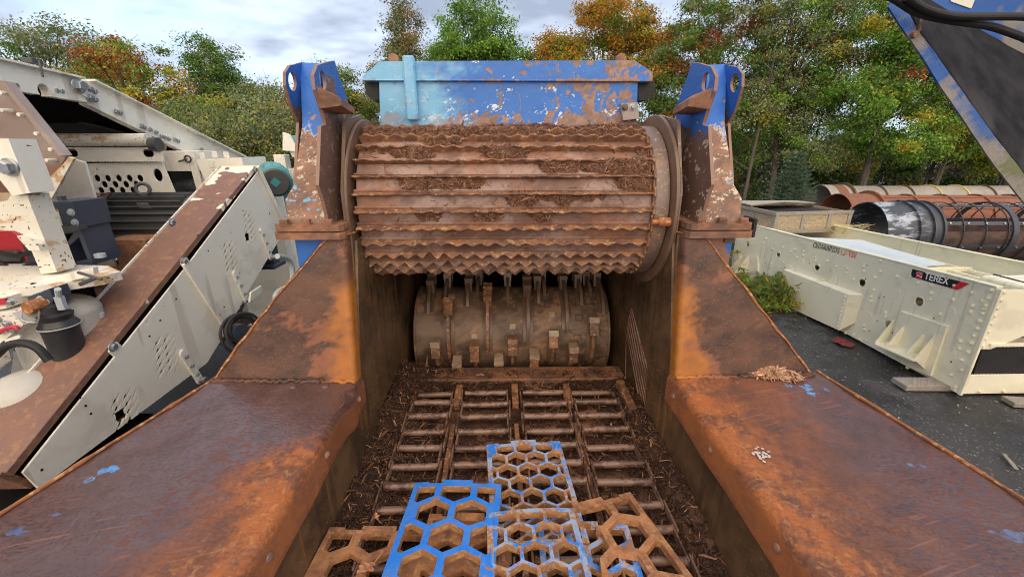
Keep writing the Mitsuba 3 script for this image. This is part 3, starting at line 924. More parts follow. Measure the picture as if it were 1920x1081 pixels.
bp = [(0.64,3.141),(0.734,3.147),(0.756,3.059),(0.66,3.047)]
add('corner_bracket', slab('y', bp, 2.690, 2.724), 'dusty_steel', H)
for (x, z), mt in zip([(0.661,3.12),(0.708,3.123)], ('dark_steel', 'zinc')):
    add('bolt', cat([cyl((x, 2.691, z), (x, 2.685, z), 0.020, 16), cyl((x, 2.686, z), (x, 2.668, z), 0.013, 12, bev=0.002)]), mt, H)
for u in ([(-0.724,3.402)][0], [(0.671,3.407)][0]):
    add('lifting_lug', slab('y', Point(u[0], u[1] + 0.005).buffer(0.03).union(sbox(u[0] - 0.03, u[1] - 0.08, u[0] + 0.03, u[1])), 2.89, 2.92), 'steel_rust', H)
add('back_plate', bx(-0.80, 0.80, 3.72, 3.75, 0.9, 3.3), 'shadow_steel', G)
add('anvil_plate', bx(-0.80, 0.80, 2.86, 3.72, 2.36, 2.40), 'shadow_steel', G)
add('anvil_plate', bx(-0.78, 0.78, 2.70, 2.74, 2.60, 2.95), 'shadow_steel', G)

# rotor
OY, OZ = 3.15, 1.50
Q = key('rotor', G)
add('drum', cyl((-0.705, OY, OZ), (0.705, OY, OZ), 0.340, 72), 'rotor_steel', Q, smooth=40)
for s in (-1, 1):
    add('end_disc', cyl((s * 0.705, OY, OZ), (s * 0.722, OY, OZ), 0.352, 60, bev=0.003), 'rotor_steel', Q)


def pol(r, a):
    a = math.radians(a)
    return (OY - r * math.cos(a), OZ + r * math.sin(a))


def hammer(x, a, tail, tip, block='rib_rust'):
    h = key('hammer', Q)
    A = np.linspace(a - 3, tail, 16)
    R = np.interp(A[::-1], [tail, tail + 0.3 * (a - tail), a], [0.362, 0.402, 0.440])[::-1]
    outer = [pol(r, q) for r, q in zip(R, A)]
    inner = [pol(0.325, q) for q in A[::-1]]
    add('fin', slab('x', outer + inner, x - 0.011, x + 0.011), 'rib_rust' if a < 70 else 'dark_steel', h)
    base = [pol(0.352, q) for q in np.linspace(a - 4, tail + 4, 12)] + [pol(0.325, q) for q in np.linspace(a - 4, tail + 4, 12)[::-1]]
    add('fin_foot', slab('x', base, x - 0.036, x + 0.036), 'dark_steel', h)
    c, d = pol(0.345, a - 1), pol(0.462, a + 1.5)
    u = V(0, -math.cos(math.radians(a)), math.sin(math.radians(a)))
    t = V(0, math.sin(math.radians(a)), math.cos(math.radians(a)))
    o = V(x, OY, OZ)

    def blk(r0, r1, t0, t1, w0, w1):
        return hull([o + u * r + t * q + V(e, 0, 0) for r, w in ((r0, w0), (r1, w1)) for q in (t0, t1) for e in (-w, w)])
    add('tooth_holder', cat([blk(0.33, 0.405, -0.065, 0.030, 0.024, 0.027), blk(0.40, 0.455, -0.075, 0.014, 0.026, 0.031)]), 'dark_steel' if block == 'dark_steel' else 'rib_rust', h)
    add('tooth_tip', roughen(blk(0.385, 0.476, 0.012, 0.054, 0.030, 0.034), 0.004, 40, int(abs(x) * 99), 0.02), 'carbide' if tip else block, h)


for x, a, tail, tip in [(-0.615, 84, 41, 0), (-0.460, 45, -20, 0), (-0.180, 62, -8, 0), (0.115, 76, 3, 0), (0.400, 92, 18, 0), (0.675, 100, 38, 0),
                        (-0.272, 2, -34, 0), (0.0, 8, -30, 0), (0.290, 15, -26, 1), (0.580, 26, -24, 1), (-0.547, 6, -30, 1),
                        (-0.100, -12, -45, 1), (0.155, -6, -40, 1), (0.436, 0, -36, 1), (-0.40, -14, -50, 1),
                        (-0.33, 88, 50, 0), (-0.03, 104, 62, 0), (0.25, 110, 66, 0), (0.52, 96, 50, 0), (-0.50, 100, 60, 0), (0.20, 92, 54, 0), (-0.26, 112, 70, 0), (0.60, 108, 66, 0)]:
    hammer(x, a, tail, tip, 'dark_steel' if a > 70 else 'rib_rust')
for (x, a) in [(-0.277,14.5),(0.003,25.9),(0.292,40.2),(0.503,57.5),(0.588,54.2),(0.582,74.7),(0.494,35.4),(0.479,11.7),(0.667,16.4),(-0.459,68.5)]:
    u = V(0, -math.cos(math.radians(a)), math.sin(math.radians(a)))
    p = V(x, OY, OZ) + u * 0.334
    add('wear_pad', bar(p, p + u * 0.022, 0.046, 0.052, up=(1, 0, 0), b=0.006), 'carbide' if x < 0.32 else 'rotor_steel', Q)

# sizing grate curved round the lower back of the rotor
gr = []
for a in np.arange(-150, -38, 5.0):
    for x in np.arange(-0.70, 0.71, 0.10):
        xx = x + (0.05 if int(a / 5) % 2 else 0)
        p = V(xx, *pol(0.50, a))
        gr.append(bar(p + V(-0.034, 0, 0), p + V(0.034, 0, 0), 0.028, 0.016, up=(0, -math.cos(math.radians(a)), math.sin(math.radians(a))), b=0))
for a in np.arange(-150, -38, 2.5):
    p = V(0, *pol(0.51, a))
    gr.append(bar(p + V(-0.76, 0, 0), p + V(0.76, 0, 0), 0.012, 0.012, up=(0, -math.cos(math.radians(a)), math.sin(math.radians(a))), b=0))
add('sizing_grate', cat(gr), 'dark_steel', G, kind='stuff', label='dark curved grate below the rotor', smooth=False)
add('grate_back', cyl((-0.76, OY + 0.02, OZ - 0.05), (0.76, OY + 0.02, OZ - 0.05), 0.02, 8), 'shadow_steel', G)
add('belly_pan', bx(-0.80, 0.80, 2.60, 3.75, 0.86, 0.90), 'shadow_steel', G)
add('chassis', cat([bx(-0.70, -0.50, 0.3, 4.4, 0.75, 1.05), bx(0.50, 0.70, 0.3, 4.4, 0.75, 1.05), bx(-0.7, 0.7, 3.8, 6.0, 0.75, 2.2)]), 'navy_paint', G)
for y in (3.3, 4.6):
    for s in (-1, 1):
        add('wheel', cat([torus((s * 0.78, y, 0.42), (1, 0, 0), 0.30, 0.12, 32, 10), cyl((s * 0.70, y, 0.42), (s * 0.86, y, 0.42), 0.22, 24)]), 'rubber', G)
add('support_leg', cat([bx(-0.66, -0.54, 0.5, 0.62, 0.0, 0.8), bx(0.54, 0.66, 0.5, 0.62, 0.0, 0.8)]), 'navy_paint', G)

# ------------------------------------------------------------------ loose screen plates lying on the conveyor
def hex_plate(W, L, pitch, web, tabs=True, thick=0.030, margin=0.022, trunc=None, seed=0):
    """grate of hexagonal holes, W by L, its far edge notched, in the plane z = 0"""
    tabw = 0.10 * W
    out = sbox(-W / 2, 0, W / 2, L)
    if tabs:
        for x0, x1, h in ((-0.50, -0.34, 0.5), (-0.17, 0.17, 1.0), (0.36, 0.50, 0.5)):
            out = out.union(sbox(x0 * W, L - 0.001, x1 * W, L + 0.020 * h))
    inner = sbox(-W / 2 + margin, margin * 0.8, W / 2 - margin, L - margin * 0.9)
    holes = []
    dy = pitch * 0.80
    k = 0
    y = L - margin - dy * 0.16
    while y > -dy:
        for i in range(-8, 9):
            x = i * pitch + (pitch / 2 if k % 2 else 0)
            r = (pitch - web) / math.sqrt(3)
            hx = Polygon([(x + r * math.sin(math.radians(60 * q)), y + 0.93 * r * math.cos(math.radians(60 * q))) for q in range(6)])
            c = hx.intersection(inner)
            if c.area > 0.12 * hx.area:
                holes.append(c.buffer(-0.006).buffer(0.006))
        y -= dy
        k += 1
    p = out
    for h in holes:
        p = p.difference(h)
    if trunc is not None:
        p = p.intersection(trunc)
        p = max(getattr(p, 'geoms', [p]), key=lambda q: q.area)
    return p, thick


def lay_plate(name, label, p, thick, far_mid, near_mid, side, mt, group, bow=0.0, seed=0):
    """the plate's far edge midpoint, a point on its middle line nearer the camera, and the direction of its width"""
    far_mid, near_mid = np.asarray(far_mid, float), np.asarray(near_mid, float)
    ey = far_mid - near_mid
    L = p.bounds[3]
    m = extr(p, thick)
    m = trimesh.Trimesh(*trimesh.remesh.subdivide_to_size(m.vertices, m.faces, 0.05, max_iter=8), process=False)
    v = np.array(m.vertices)
    v[:, 2] += bow * (1 - (v[:, 0] / 0.19) ** 2) - thick
    v[:, :2] += 0.0012 * (meshkit.noise(v * 60 + seed, 3) - 0.5)[:, None]
    m = tm(v, m.faces)
    m.apply_transform(frame(far_mid - ey / np.linalg.norm(ey) * L, np.asarray(side, float), ey))
    f = m
    # frame() takes ex first: keep the width direction, square the length to it
    return single(name, f, mt, label, 'screen plate', group, smooth=False)


SP = 'loose grinder screen plates lying on the infeed conveyor'
p, th = hex_plate(0.375, 0.62, 0.150, 0.026)
lay_plate('screen_plate', 'bright blue screen plate with the largest hexagonal holes, tilted on top of the others', p, th, (-0.279, 1.478, 1.515), (-0.290, 1.045, 1.545), (1, -0.05, 0.01), 'plate_blue', SP, 0.012, 1)
p, th = hex_plate(0.372, 0.56, 0.095, 0.0125)
lay_plate('screen_plate', 'worn blue screen plate with small hexagonal holes, farthest of the plates', p, th, (0.043, 1.775, 1.485), (0.070, 1.30, 1.475), (1, 0.075, -0.02), 'plate_worn', SP, 0.010, 2)
p, th = hex_plate(0.345, 0.58, 0.104, 0.0130, tabs=False)
lay_plate('screen_plate', 'scratched blue and brown screen plate overlapping the near end of the farthest plate', p, th, (0.064, 1.302, 1.53), (0.066, 1.02, 1.545), (1, 0.05, 0.0), 'plate_worn', SP, 0.014, 3)
p, th = hex_plate(0.40, 0.62, 0.150, 0.036, trunc=Polygon([(-0.25, -0.1), (0.25, -0.1), (0.25, 0.7), (-0.25, 0.7)]))
lay_plate('screen_plate', 'plain rusty screen plate beside the left hopper wall', p, th, (-0.530, 1.31, 1.455), (-0.560, 1.02, 1.46), (1, -0.05, 0.0), 'plate_rust', SP, 0.0, 4)
p, th = hex_plate(0.40, 0.55, 0.165, 0.030, trunc=Polygon([(-0.22, 0.5), (-0.22, 0.6), (0.22, 0.6), (0.22, -0.1), (0.05, -0.1), (0.04, 0.2), (-0.09, 0.26), (-0.02, 0.45)]))
lay_plate('screen_plate', 'broken rusty screen plate, right of the blue ones, with a torn open side', p, th, (0.300, 1.40, 1.485), (0.385, 1.03, 1.50), (1, 0.26, 0.0), 'plate_rust', SP, 0.0, 5)
p, th = hex_plate(0.36, 0.55, 0.120, 0.022)
lay_plate('screen_plate', 'blue and rust screen plate seen through the holes of the scratched plate above it', p, th, (0.185, 1.31, 1.462), (0.215, 1.0, 1.462), (1, -0.02, 0), 'plate_worn', SP, 0.0, 6)
p, th = hex_plate(0.34, 0.50, 0.150, 0.050)
lay_plate('screen_plate', 'heavy rusty screen plate seen through the holes of the bright blue plate', p, th, (-0.20, 1.36, 1.466), (-0.22, 1.0, 1.466), (1, -0.05, 0), 'plate_rust', SP, 0.0, 7)
# ------------------------------------------------------------------ wood mulch on the machine
MULCH = np.array([[0.034, 0.017, 0.011], [0.055, 0.027, 0.016], [0.090, 0.042, 0.024], [0.020, 0.011, 0.008], [0.17, 0.080, 0.042], [0.36, 0.20, 0.11]])


def chips(P, N, size, rng, pal, w, lift=0.55, slim=0.16):
    """triangular splinters lying about the points P on surfaces of normal N: (vertices, faces, colours)"""
    n = len(P)
    N = np.broadcast_to(np.asarray(N, float), (n, 3))
    d = rng.standard_normal((n, 3))
    d -= N * (d * N).sum(1, keepdims=True)
    d += N * rng.normal(0, lift, (n, 1))
    d /= np.linalg.norm(d, axis=1, keepdims=True)
    b = np.cross(d, N + 0.3 * rng.standard_normal((n, 3)))
    b /= np.linalg.norm(b, axis=1, keepdims=True)
    c = np.cross(d, b)
    L = size * rng.lognormal(0, 0.45, (n, 1))
    W = L * slim * rng.uniform(0.6, 1.5, (n, 1))
    H = W * 0.45
    sec = [b * W, -b * W * 0.6 + c * H, -b * W * 0.3 - c * H]
    k = c * L * rng.uniform(-0.25, 0.25, (n, 1))
    rings = []
    for t, sc, off in ((-1, 0.55, 0.0), (0.1, 1.0, 1.0), (1, 0.25, 0.0)):
        for q in sec:
            rings.append(P + d * L * t + q * sc + k * off)
    v = np.stack(rings, 1).reshape(-1, 3)
    f = []
    for r in (0, 3):
        for i in range(3):
            j = (i + 1) % 3
            f += [(r + i, r + j, r + 3 + j), (r + i, r + 3 + j, r + 3 + i)]
    f += [(2, 1, 0), (6, 7, 8)]
    f = (np.array(f)[None] + 9 * np.arange(n)[:, None, None]).reshape(-1, 3)
    col = pal[rng.choice(len(pal), n, p=w)] * rng.uniform(0.7, 1.3, (n, 1))
    return v, f, np.repeat(col, 9, 0)


class Bag:
    def __init__(self):
        self.v, self.f, self.c, self.n = [], [], [], 0

    def put(self, v, f, c):
        self.v.append(v); self.f.append(f + self.n); self.c.append(c); self.n += len(v)

    def mesh(self):
        return tm(np.vstack(self.v), np.vstack(self.f)), np.vstack(self.c)


def rejection(rng, n, lo, hi, dens):
    out = []
    have = 0
    while have < n:
        q = rng.uniform(lo, hi, (4 * n, len(lo)))
        q = q[rng.random(len(q)) < dens(q)]
        out.append(q); have += len(q)
    return np.vstack(out)[:n]


def bed_height(x, y):
    p = np.stack([x * 7, y * 7, x * 0], -1)
    side = np.clip((np.abs(x) - 0.60) / 0.15, 0, 1)
    left = np.clip((-x - 0.52) / 0.12, 0, 1) * np.clip((y - 1.2) / 0.3, 0, 1)
    lip = np.exp(-((y - 2.60) / 0.07) ** 2)
    return 1.360 + 0.036 * (meshkit.fbm(p, 4, 3) - 0.35) + 0.055 * side * meshkit.noise(p * 0.6, 5) * 1.5 + 0.030 * left + lip * (0.004 + 0.05 * (meshkit.fbm(p * 1.6, 3, 9) - 0.3))


rng = np.random.default_rng(21)
bag = Bag()
gx, gy = np.meshgrid(np.linspace(-0.774, 0.774, 130), np.linspace(0.3, 2.705, 220), indexing='ij')
g = np.stack([gx, gy, bed_height(gx, gy)], -1)
m = sheet(g, V(0, 0, -0.03))
cc = meshkit.fbm(np.array(m.vertices) * 9, 4, 6)[:, None]
cl = (MULCH[0] * (1 - cc) + MULCH[2] * cc * 1.2) * 0.75
tan = 0.5 * np.clip((meshkit.fbm(np.array(m.vertices) * 5, 3, 16) - 0.56) * 9, 0, 1)[:, None]
bag.put(np.array(m.vertices), np.array(m.faces), cl * (1 - tan) + tan * np.array([0.15, 0.078, 0.045]))


def dens(q):
    x, y = q[:, 0], q[:, 1]
    side = np.clip((np.abs(x) - 0.56) / 0.1, 0, 1)
    gaps = np.zeros_like(x)
    for c in (-0.352, 0.006, 0.340):
        gaps = np.maximum(gaps, np.exp(-((x - c) / 0.05) ** 2))
    lip = np.exp(-((y - 2.62) / 0.10) ** 2)
    lft = np.clip((-x - 0.38) / 0.2, 0, 1) * 0.7
    patch = np.clip((meshkit.fbm(np.stack([x * 6, y * 6, x * 0], 1), 3, 4) - 0.45) * 5, 0, 1)
    near = np.clip(1.6 - 0.3 * y, 0.3, 1)
    return np.clip(0.10 + 0.55 * side + 0.35 * gaps * patch + 0.62 * lip + lft + 0.35 * patch, 0, 1) * near


q = rejection(rng, 27000, (-0.77, 0.8), (0.77, 2.70), dens)
P = np.stack([q[:, 0], q[:, 1], bed_height(q[:, 0], q[:, 1]) + rng.uniform(0.0, 0.014, len(q))], 1)
bag.put(*chips(P, V(0, 0, 1), 0.0135, rng, MULCH, [.24, .26, .2, .16, .10, .04]))
q = rejection(rng, 900, (-0.77, 0.8), (0.77, 2.68), dens)
P = np.stack([q[:, 0], q[:, 1], bed_height(q[:, 0], q[:, 1]) + 0.014], 1)
bag.put(*chips(P, V(0, 0, 1), 0.018, rng, MULCH * 1.2, [.05, .1, .25, .05, .35, .2], slim=0.12))

# mulch packed between the ribs of the roller
TAN = np.array([[0.165, 0.078, 0.046], [0.225, 0.115, 0.068], [0.105, 0.048, 0.028], [0.31, 0.18, 0.11], [0.06, 0.030, 0.020]])
GAPS = {0: .30, 1: .46, 2: .50, 3: .80, 4: .62, 5: .95, 6: 1.0, -1: .60, -2: .42, -3: .25}   # how full the gap above rib k is
for k, fill in GAPS.items():
    n1, n2 = 260, 10
    X, A = np.meshgrid(np.linspace(-0.76, 0.655, n1), np.linspace(0.06, 0.94, n2), indexing='ij')
    base = 1.4 + 12 * k
    amount = meshkit.fbm(np.stack([X * 3.2, X * 0 + 7 * k, X * 0], -1), 4, 30 + k)
    amount = np.clip((amount - (0.78 - 0.55 * fill)) * 4.0 + 0.5 * (meshkit.fbm(np.stack([X * 16, X * 0 + 3 * k, X * 0], -1), 3, 50 + k) - 0.5), 0, 1)
    # hangs from the upper rib, thins out towards the lower one
    prof = np.clip(1.25 * A - 0.25 + 1.15 * (amount - 0.5) + 0.45 * (meshkit.fbm(np.stack([X * 14, A * 2, X * 0 + k], -1), 3, 3) - 0.5), 0, 1) * (amount > 0.02)
    hgt = 0.371 - 0.004 + amount * np.clip(prof, 0, 1) ** 0.6 * (0.040 if k >= 2 else 0.026)
    hgt += np.where(hgt > 0.372, 0.007 * (meshkit.fbm(np.stack([X * 45, A * 5, X * 0 + k], -1), 3, 8) - 0.5), 0)
    an = np.radians(base + 12 * A)
    g = np.stack([X, RY - hgt * np.cos(an), RZ + hgt * np.sin(an)], -1)
    off = 0.02 * np.stack([X * 0, np.cos(an), -np.sin(an)], -1)
    m = sheet(g, off)
    vv = np.array(m.vertices)
    cc = meshkit.fbm(vv * V(30, 30, 30), 3, 6)[:, None]
    bag.put(vv, np.array(m.faces), TAN[2] * (1 - cc) + TAN[1] * cc)
    w = (np.clip(hgt - 0.373, 0, 1) > 0.001)
    idx = np.argwhere(w)
    if len(idx):
        sel = idx[rng.choice(len(idx), int(3.0 * len(idx)))]
        P = g[sel[:, 0], sel[:, 1]] + rng.normal(0, 0.003, (len(sel), 3))
        N = np.stack([0 * P[:, 0], -(RY - P[:, 1]) * -1 * -1, 0 * P[:, 0]], 1)
        N = np.stack([P[:, 0] * 0, P[:, 1] - RY, P[:, 2] - RZ], 1)
        N /= np.linalg.norm(N, axis=1, keepdims=True)
        bag.put(*chips(P + N * 0.003, N, 0.0085, rng, TAN, [.25, .3, .2, .15, .1], lift=0.5, slim=0.15))
    # stray splinters on the bare steel
    n = 30
    a = np.radians(base + rng.uniform(1, 11, n))
    x = rng.uniform(-0.74, 0.64, n)
    P = np.stack([x, RY - 0.376 * np.cos(a), RZ + 0.376 * np.sin(a)], 1)
    N = np.stack([0 * x, -np.cos(a), np.sin(a)], 1)
    bag.put(*chips(P, N, 0.013, rng, TAN, [.25, .2, .2, .3, .05], lift=0.15, slim=0.12))
m, c = bag.mesh()
single('wood_mulch', m, 'mulch', 'dark brown shredded bark on the conveyor bed and packed between the roller ribs', 'wood mulch', kind='stuff', color=c, smooth=False)

# heap of fresh chips on the right deck
CX, CY = [(1.255,1.803)][0]
bag = Bag()
PALE = np.array([[0.46, 0.27, 0.17], [0.56, 0.36, 0.24], [0.36, 0.19, 0.11], [0.64, 0.46, 0.33]])
q = rejection(rng, 1500, (-1, -1), (1, 1), lambda q: np.clip(1.15 - np.hypot(q[:, 0], q[:, 1]) + 0.25 * (rng.random(len(q)) - 0.5), 0, 1))
P = np.stack([CX + 0.125 * q[:, 0], CY + 0.052 * q[:, 1] - 0.02 * q[:, 0], 1.842 + 0.040 * np.clip(1 - np.hypot(q[:, 0], q[:, 1]), 0, 1) * rng.uniform(0.55, 1, len(q))], 1)
bag.put(*chips(P, V(0, 0, 1), 0.0145, rng, PALE, [.35, .3, .2, .15], lift=0.25, slim=0.19))
m, c = bag.mesh()
single('wood_chip_pile', m, 'chips', 'small heap of fresh pale wood chips on the right deck at the foot of the wedge plate', 'wood chips', kind='stuff', color=c, smooth=False)
# bird droppings on the right deck
DX, DY = [(0.873,1.245)][0]
dr_ = []
for k in range(26):
    dx, dy = rng.normal(0, 0.020), rng.normal(0, 0.016)
    dr_.append(roughen(lathe([(0, 0), (0.0055, 0), (0.004, 0.0007), (0, 0.001)], (DX + dx, DY + dy, 1.838), (0, 0, 1), 10), 0.004, 90, k))
single('bird_droppings', cat(dr_), 'tank_paint', 'white bird droppings splashed on the middle of the right deck', 'bird droppings', kind='stuff')


# leaves
def leaf_mesh(L, seed):
    t = np.linspace(0, 1, 13)
    w = 0.30 * L * np.sin(PI * t ** 0.8) * (1 + 0.45 * np.sign(np.sin(t * 19)) * np.minimum(1, 2 * (1 - t))) * 0.8
    g = []
    for q in np.linspace(-1, 1, 7):
        z = 0.10 * L * (np.abs(q) ** 1.4) + 0.12 * L * (meshkit.noise(np.stack([t * 5, t * 0 + q * 2, t * 0], 1), seed) - 0.3) + 0.25 * L * (t - 0.4) ** 2
        g.append(np.stack([q * w, t * L, z], 1))
    m = sheet(np.array(g), V(0, 0, -0.0012))
    return cat([m, tube([(0, 0, 0.01), (0, -0.2 * L, 0.02), (0.02 * L, -0.45 * L, 0.035)], 0.0016, 5)])


mat('brown_leaf', lambda p, n, uv: mix((0.40, 0.17, 0.085), (0.50, 0.27, 0.15), F3(p, 40, 2)), 0.6)
for (u, zz, L, rz, rx, lab) in [([(-0.536,1.135)][0], 1.468, 0.085, 150, 25, 'dry brown oak leaf lying on the plain rusty screen plate'),
                                ([(-0.593,1.37)][0], 1.425, 0.036, 40, 50, 'small curled dry leaf in the mulch beside the left hopper wall')]:
    m = leaf_mesh(L, 3)
    single('dry_leaf', m, 'brown_leaf', lab, 'leaf', to_world=T().translate([u[0], u[1], zz]).rotate([0, 0, 1], rz).rotate([1, 0, 0], rx))
# ------------------------------------------------------------------ the yard
xs = np.concatenate([np.linspace(-300, -12, 12), np.linspace(-11, 14, 90), np.linspace(16, 300, 12)])
ys = np.concatenate([np.linspace(-120, -4, 8), np.linspace(-3, 14, 70), np.linspace(16, 400, 14)])
X, Y = np.meshgrid(xs, ys, indexing='ij')
Z = 0.03 * (meshkit.fbm(np.stack([X, Y, 0 * X], -1) * 0.5, 3, 2) - 0.5) + 0.0 * X
g = np.stack([X, Y, Z], -1)
n, m_ = g.shape[:2]
i, j = np.meshgrid(np.arange(n - 1), np.arange(m_ - 1), indexing='ij')
i, j = i.ravel(), j.ravel()
structure('ground', tm(g.reshape(-1, 3), np.stack([i * m_ + j, (i + 1) * m_ + j, (i + 1) * m_ + j + 1, i * m_ + j + 1], 1)), 'asphalt', smooth=True)
pm = roughen(extr(Polygon([(5.074,5.936),(5.268,6.011),(5.3,5.855),(5.374,5.778),(5.222,5.672),(5.087,5.711)]), 0.004), 0.03, 9, 2, 0.05)
pm.apply_translation([0, 0, 0.022])
add('paint_mark', pm, 'paint_red', 'ground', label='red spray paint mark beside the cream screen box')
rng = np.random.default_rng(31)
bag = Bag()
q = rejection(rng, 1500, (1.6, 1.5), (6.0, 8.5), lambda q: 0.3 + 0.7 * np.clip((meshkit.fbm(np.stack([q[:, 0], q[:, 1], 0 * q[:, 0]], 1) * 1.5, 3, 4) - 0.4) * 4, 0, 1))
P = np.stack([q[:, 0], q[:, 1], 0.012 + 0 * q[:, 0]], 1)
bag.put(*chips(P, V(0, 0, 1), 0.009, rng, np.array([[0.24, 0.29, 0.27], [0.42, 0.38, 0.32], [0.16, 0.15, 0.15], [0.35, 0.22, 0.14]]), [.45, .15, .32, .08], lift=0.2, slim=0.55))
m, c = bag.mesh()
single('loose_gravel', m, 'chips', 'pale stone chips scattered over the dark asphalt right of the grinder', 'gravel', kind='stuff', color=c, smooth=False)
a0, a1 = [(4.861,3.318),(4.748,3.117)]
single('wood_splinter', roughen(bar((a0[0], a0[1], 0.03), (a1[0], a1[1], 0.03), 0.035, 0.012), 0.006, 20, 3, 0.06), 'weathered_wood', 'long pale wood splinter lying on the asphalt near the right edge', 'wood splinter')
b0, b1 = [(4.929,4.569),(5.326,4.561)]
single('plank', bar((b0[0], b0[1], 0.055), (b1[0] + 0.5, b1[1] - 0.02, 0.055), 0.22, 0.07, b=0.006), 'weathered_wood', 'grey plank sticking out under the near bottom edge of the cream screen box', 'plank')
b0 = [(5.889,4.178)][0]
single('plank', bar((b0[0], b0[1], 0.045), (b0[0] + 0.9, b0[1] - 0.12, 0.045), 0.16, 0.06, b=0.006), 'weathered_wood', 'grey plank on the asphalt in front of the black rubber flap', 'plank')

# ------------------------------------------------------------------ cream vibrating screen on the right
S = thing('vibrating_screen', 'long cream vibrating screen box with lettering and rows of bolts, lying on the asphalt', 'vibrating screen')
SX, SF = 5.46, 7.0
PORTS = [(9.235,0.82),(8.137,0.855),(8.06,0.4),(7.044,0.891),(6.069,0.918),(5.143,0.948),(5.452,0.482)]
RINGS = [(7.454,0.872),(6.428,0.91),(5.819,0.469),(5.484,0.932),(4.743,0.956),(4.592,0.507)]
wall = [(4.34, 0.05), (4.36, 1.405), (9.76, 1.235), (9.76, 0.02)]
holes = [ell(y, z, 0.062, 0.062, 24) for y, z in PORTS]
add('side_wall', slab('x', wall, SX, SX + 0.014, holes), 'screen_cream', S, label='near side wall with round ports and bolts')
for y, z in PORTS:
    add('port_rim', torus((SX, y, z), (1, 0, 0), 0.066, 0.006, 24, 6), 'screen_cream', S)
for y, z in RINGS:
    add('blank_cover', cyl((SX - 0.004, y, z), (SX + 0.002, y, z), 0.075, 28, bev=0.003), 'screen_cream', S)
add('top_flange', hull([(x, y, z + dz) for x in (SX - 0.012, SX + 0.07) for (y, z) in (wall[1], wall[2]) for dz in (0.0, 0.014)]), 'screen_cream', S)
add('bottom_flange', hull([(x, y, z + dz) for x in (SX + 0.015, SX + 0.09) for (y, z) in (wall[0], wall[3]) for dz in (0.0, 0.014)]), 'screen_cream', S)
add('side_wall', slab('x', [(4.40, 0.05), (4.40, 1.435), (9.76, 1.285), (9.76, 0.02)], SF, SF + 0.014), 'screen_cream', S, label='far side wall with a smooth rolled top edge')
add('top_flange', hull([(x, y, z + dz) for x in (SF - 0.06, SF + 0.014) for (y, z) in ((4.40, 1.435), (9.76, 1.285)) for dz in (0.0, 0.014)]), 'screen_cream', S)
BOLT = mikit.ply(cat([cyl((0, 0, 0), (0, 0, 0.006), 0.026, 12, bev=0.002), cyl((0, 0, 0.004), (0, 0, 0.024), 0.017, 6, bev=0.004)]), 'screen_cream', smooth=30)
BL = [(9.372,1.16),(8.921,1.214),(9.061,0.956),(9.089,0.882),(8.704,0.966),(9.085,0.495),(8.612,1.07),(8.335,0.911),(8.282,0.612),(8.019,1.021),(7.784,0.99),(7.711,0.725),(7.679,1.057),(7.588,0.928),(7.926,0.736),(8.279,0.558),(7.442,1.073),(7.444,1.006),(7.127,1.046),(7.111,0.995),(6.846,1.054),(6.636,1.016),(6.404,1.045),(6.39,0.976),(6.127,1.158),(6.093,1.092),(5.864,1.314),(5.876,1.061),(5.835,0.877),(5.815,1.163),(5.848,0.763),(5.835,0.698),(5.549,1.174),(5.353,1.234),(5.232,1.18),(5.051,1.197),(5.028,1.11),(5.01,1.028),(4.75,1.122),(4.785,1.291),(4.582,1.271),(4.524,1.124),(4.523,1.047),(4.444,1.213),(4.408,1.131),(4.517,0.668),(4.499,0.581),(4.395,0.585),(4.395,0.343),(4.483,0.232),(4.434,0.463),(4.498,0.048),(4.387,0.117),(4.379,0.076),(5.554,0.628),(5.536,0.574),(5.536,0.166),(5.545,0.005),(5.826,0.304),(5.807,0.247),(5.84,0.068),(6.111,0.054),(5.965,0.084),(4.837,0.892),(5.02,0.725),(5.301,0.729),(5.285,0.528),(5.275,0.403),(4.747,0.746),(4.722,0.198),(5.29,0.087),(5.008,0.039),(5.72,0.106),(6.841,0.726),(6.237,0.915),(9.485,0.061)]
for y, z in BL:
    if 0.03 < z < 1.40 and 4.36 < y < 9.7:
        add('bolt', BOLT, None, S, to_world=place((SX, y, z), (-1, 0, 0)))
HOLE = mikit.ply(cyl((0, 0, -0.002), (0, 0, 0.0015), 0.010, 10), 'shadow_steel', smooth=30)
rng = np.random.default_rng(8)
for k in range(34):
    y = rng.uniform(4.45, 9.4)
    z = rng.uniform(0.15, 1.15) + (y < 8) * 0.05
    add('bolt_hole', HOLE, None, S, to_world=place((SX, y, z), (-1, 0, 0)))
# raised stiffener box on the side
st = [(7.776,0.646),(6.126,0.7),(6.114,0.091),(7.765,-0.016)]
st2 = [(7.776,0.646),(5.972,0.747),(5.996,0.275),(7.765,-0.016)]
pts = [(5.455, y, z) for y, z in st2] + [(5.345, y, z) for y, z in (st[0], st[1], st[2], st[3])]
add('stiffener_box', hull(pts), 'screen_cream', S)
e0, e1 = V(5.40, *st[1]), V(5.40, *st[2])
for t in np.linspace(0.08, 0.92, 9):
    p = e0 + (e1 - e0) * t
    add('bolt', BOLT, None, S, to_world=place((5.352, p[1] + 0.05, p[2]), (-1, 0, 0)))
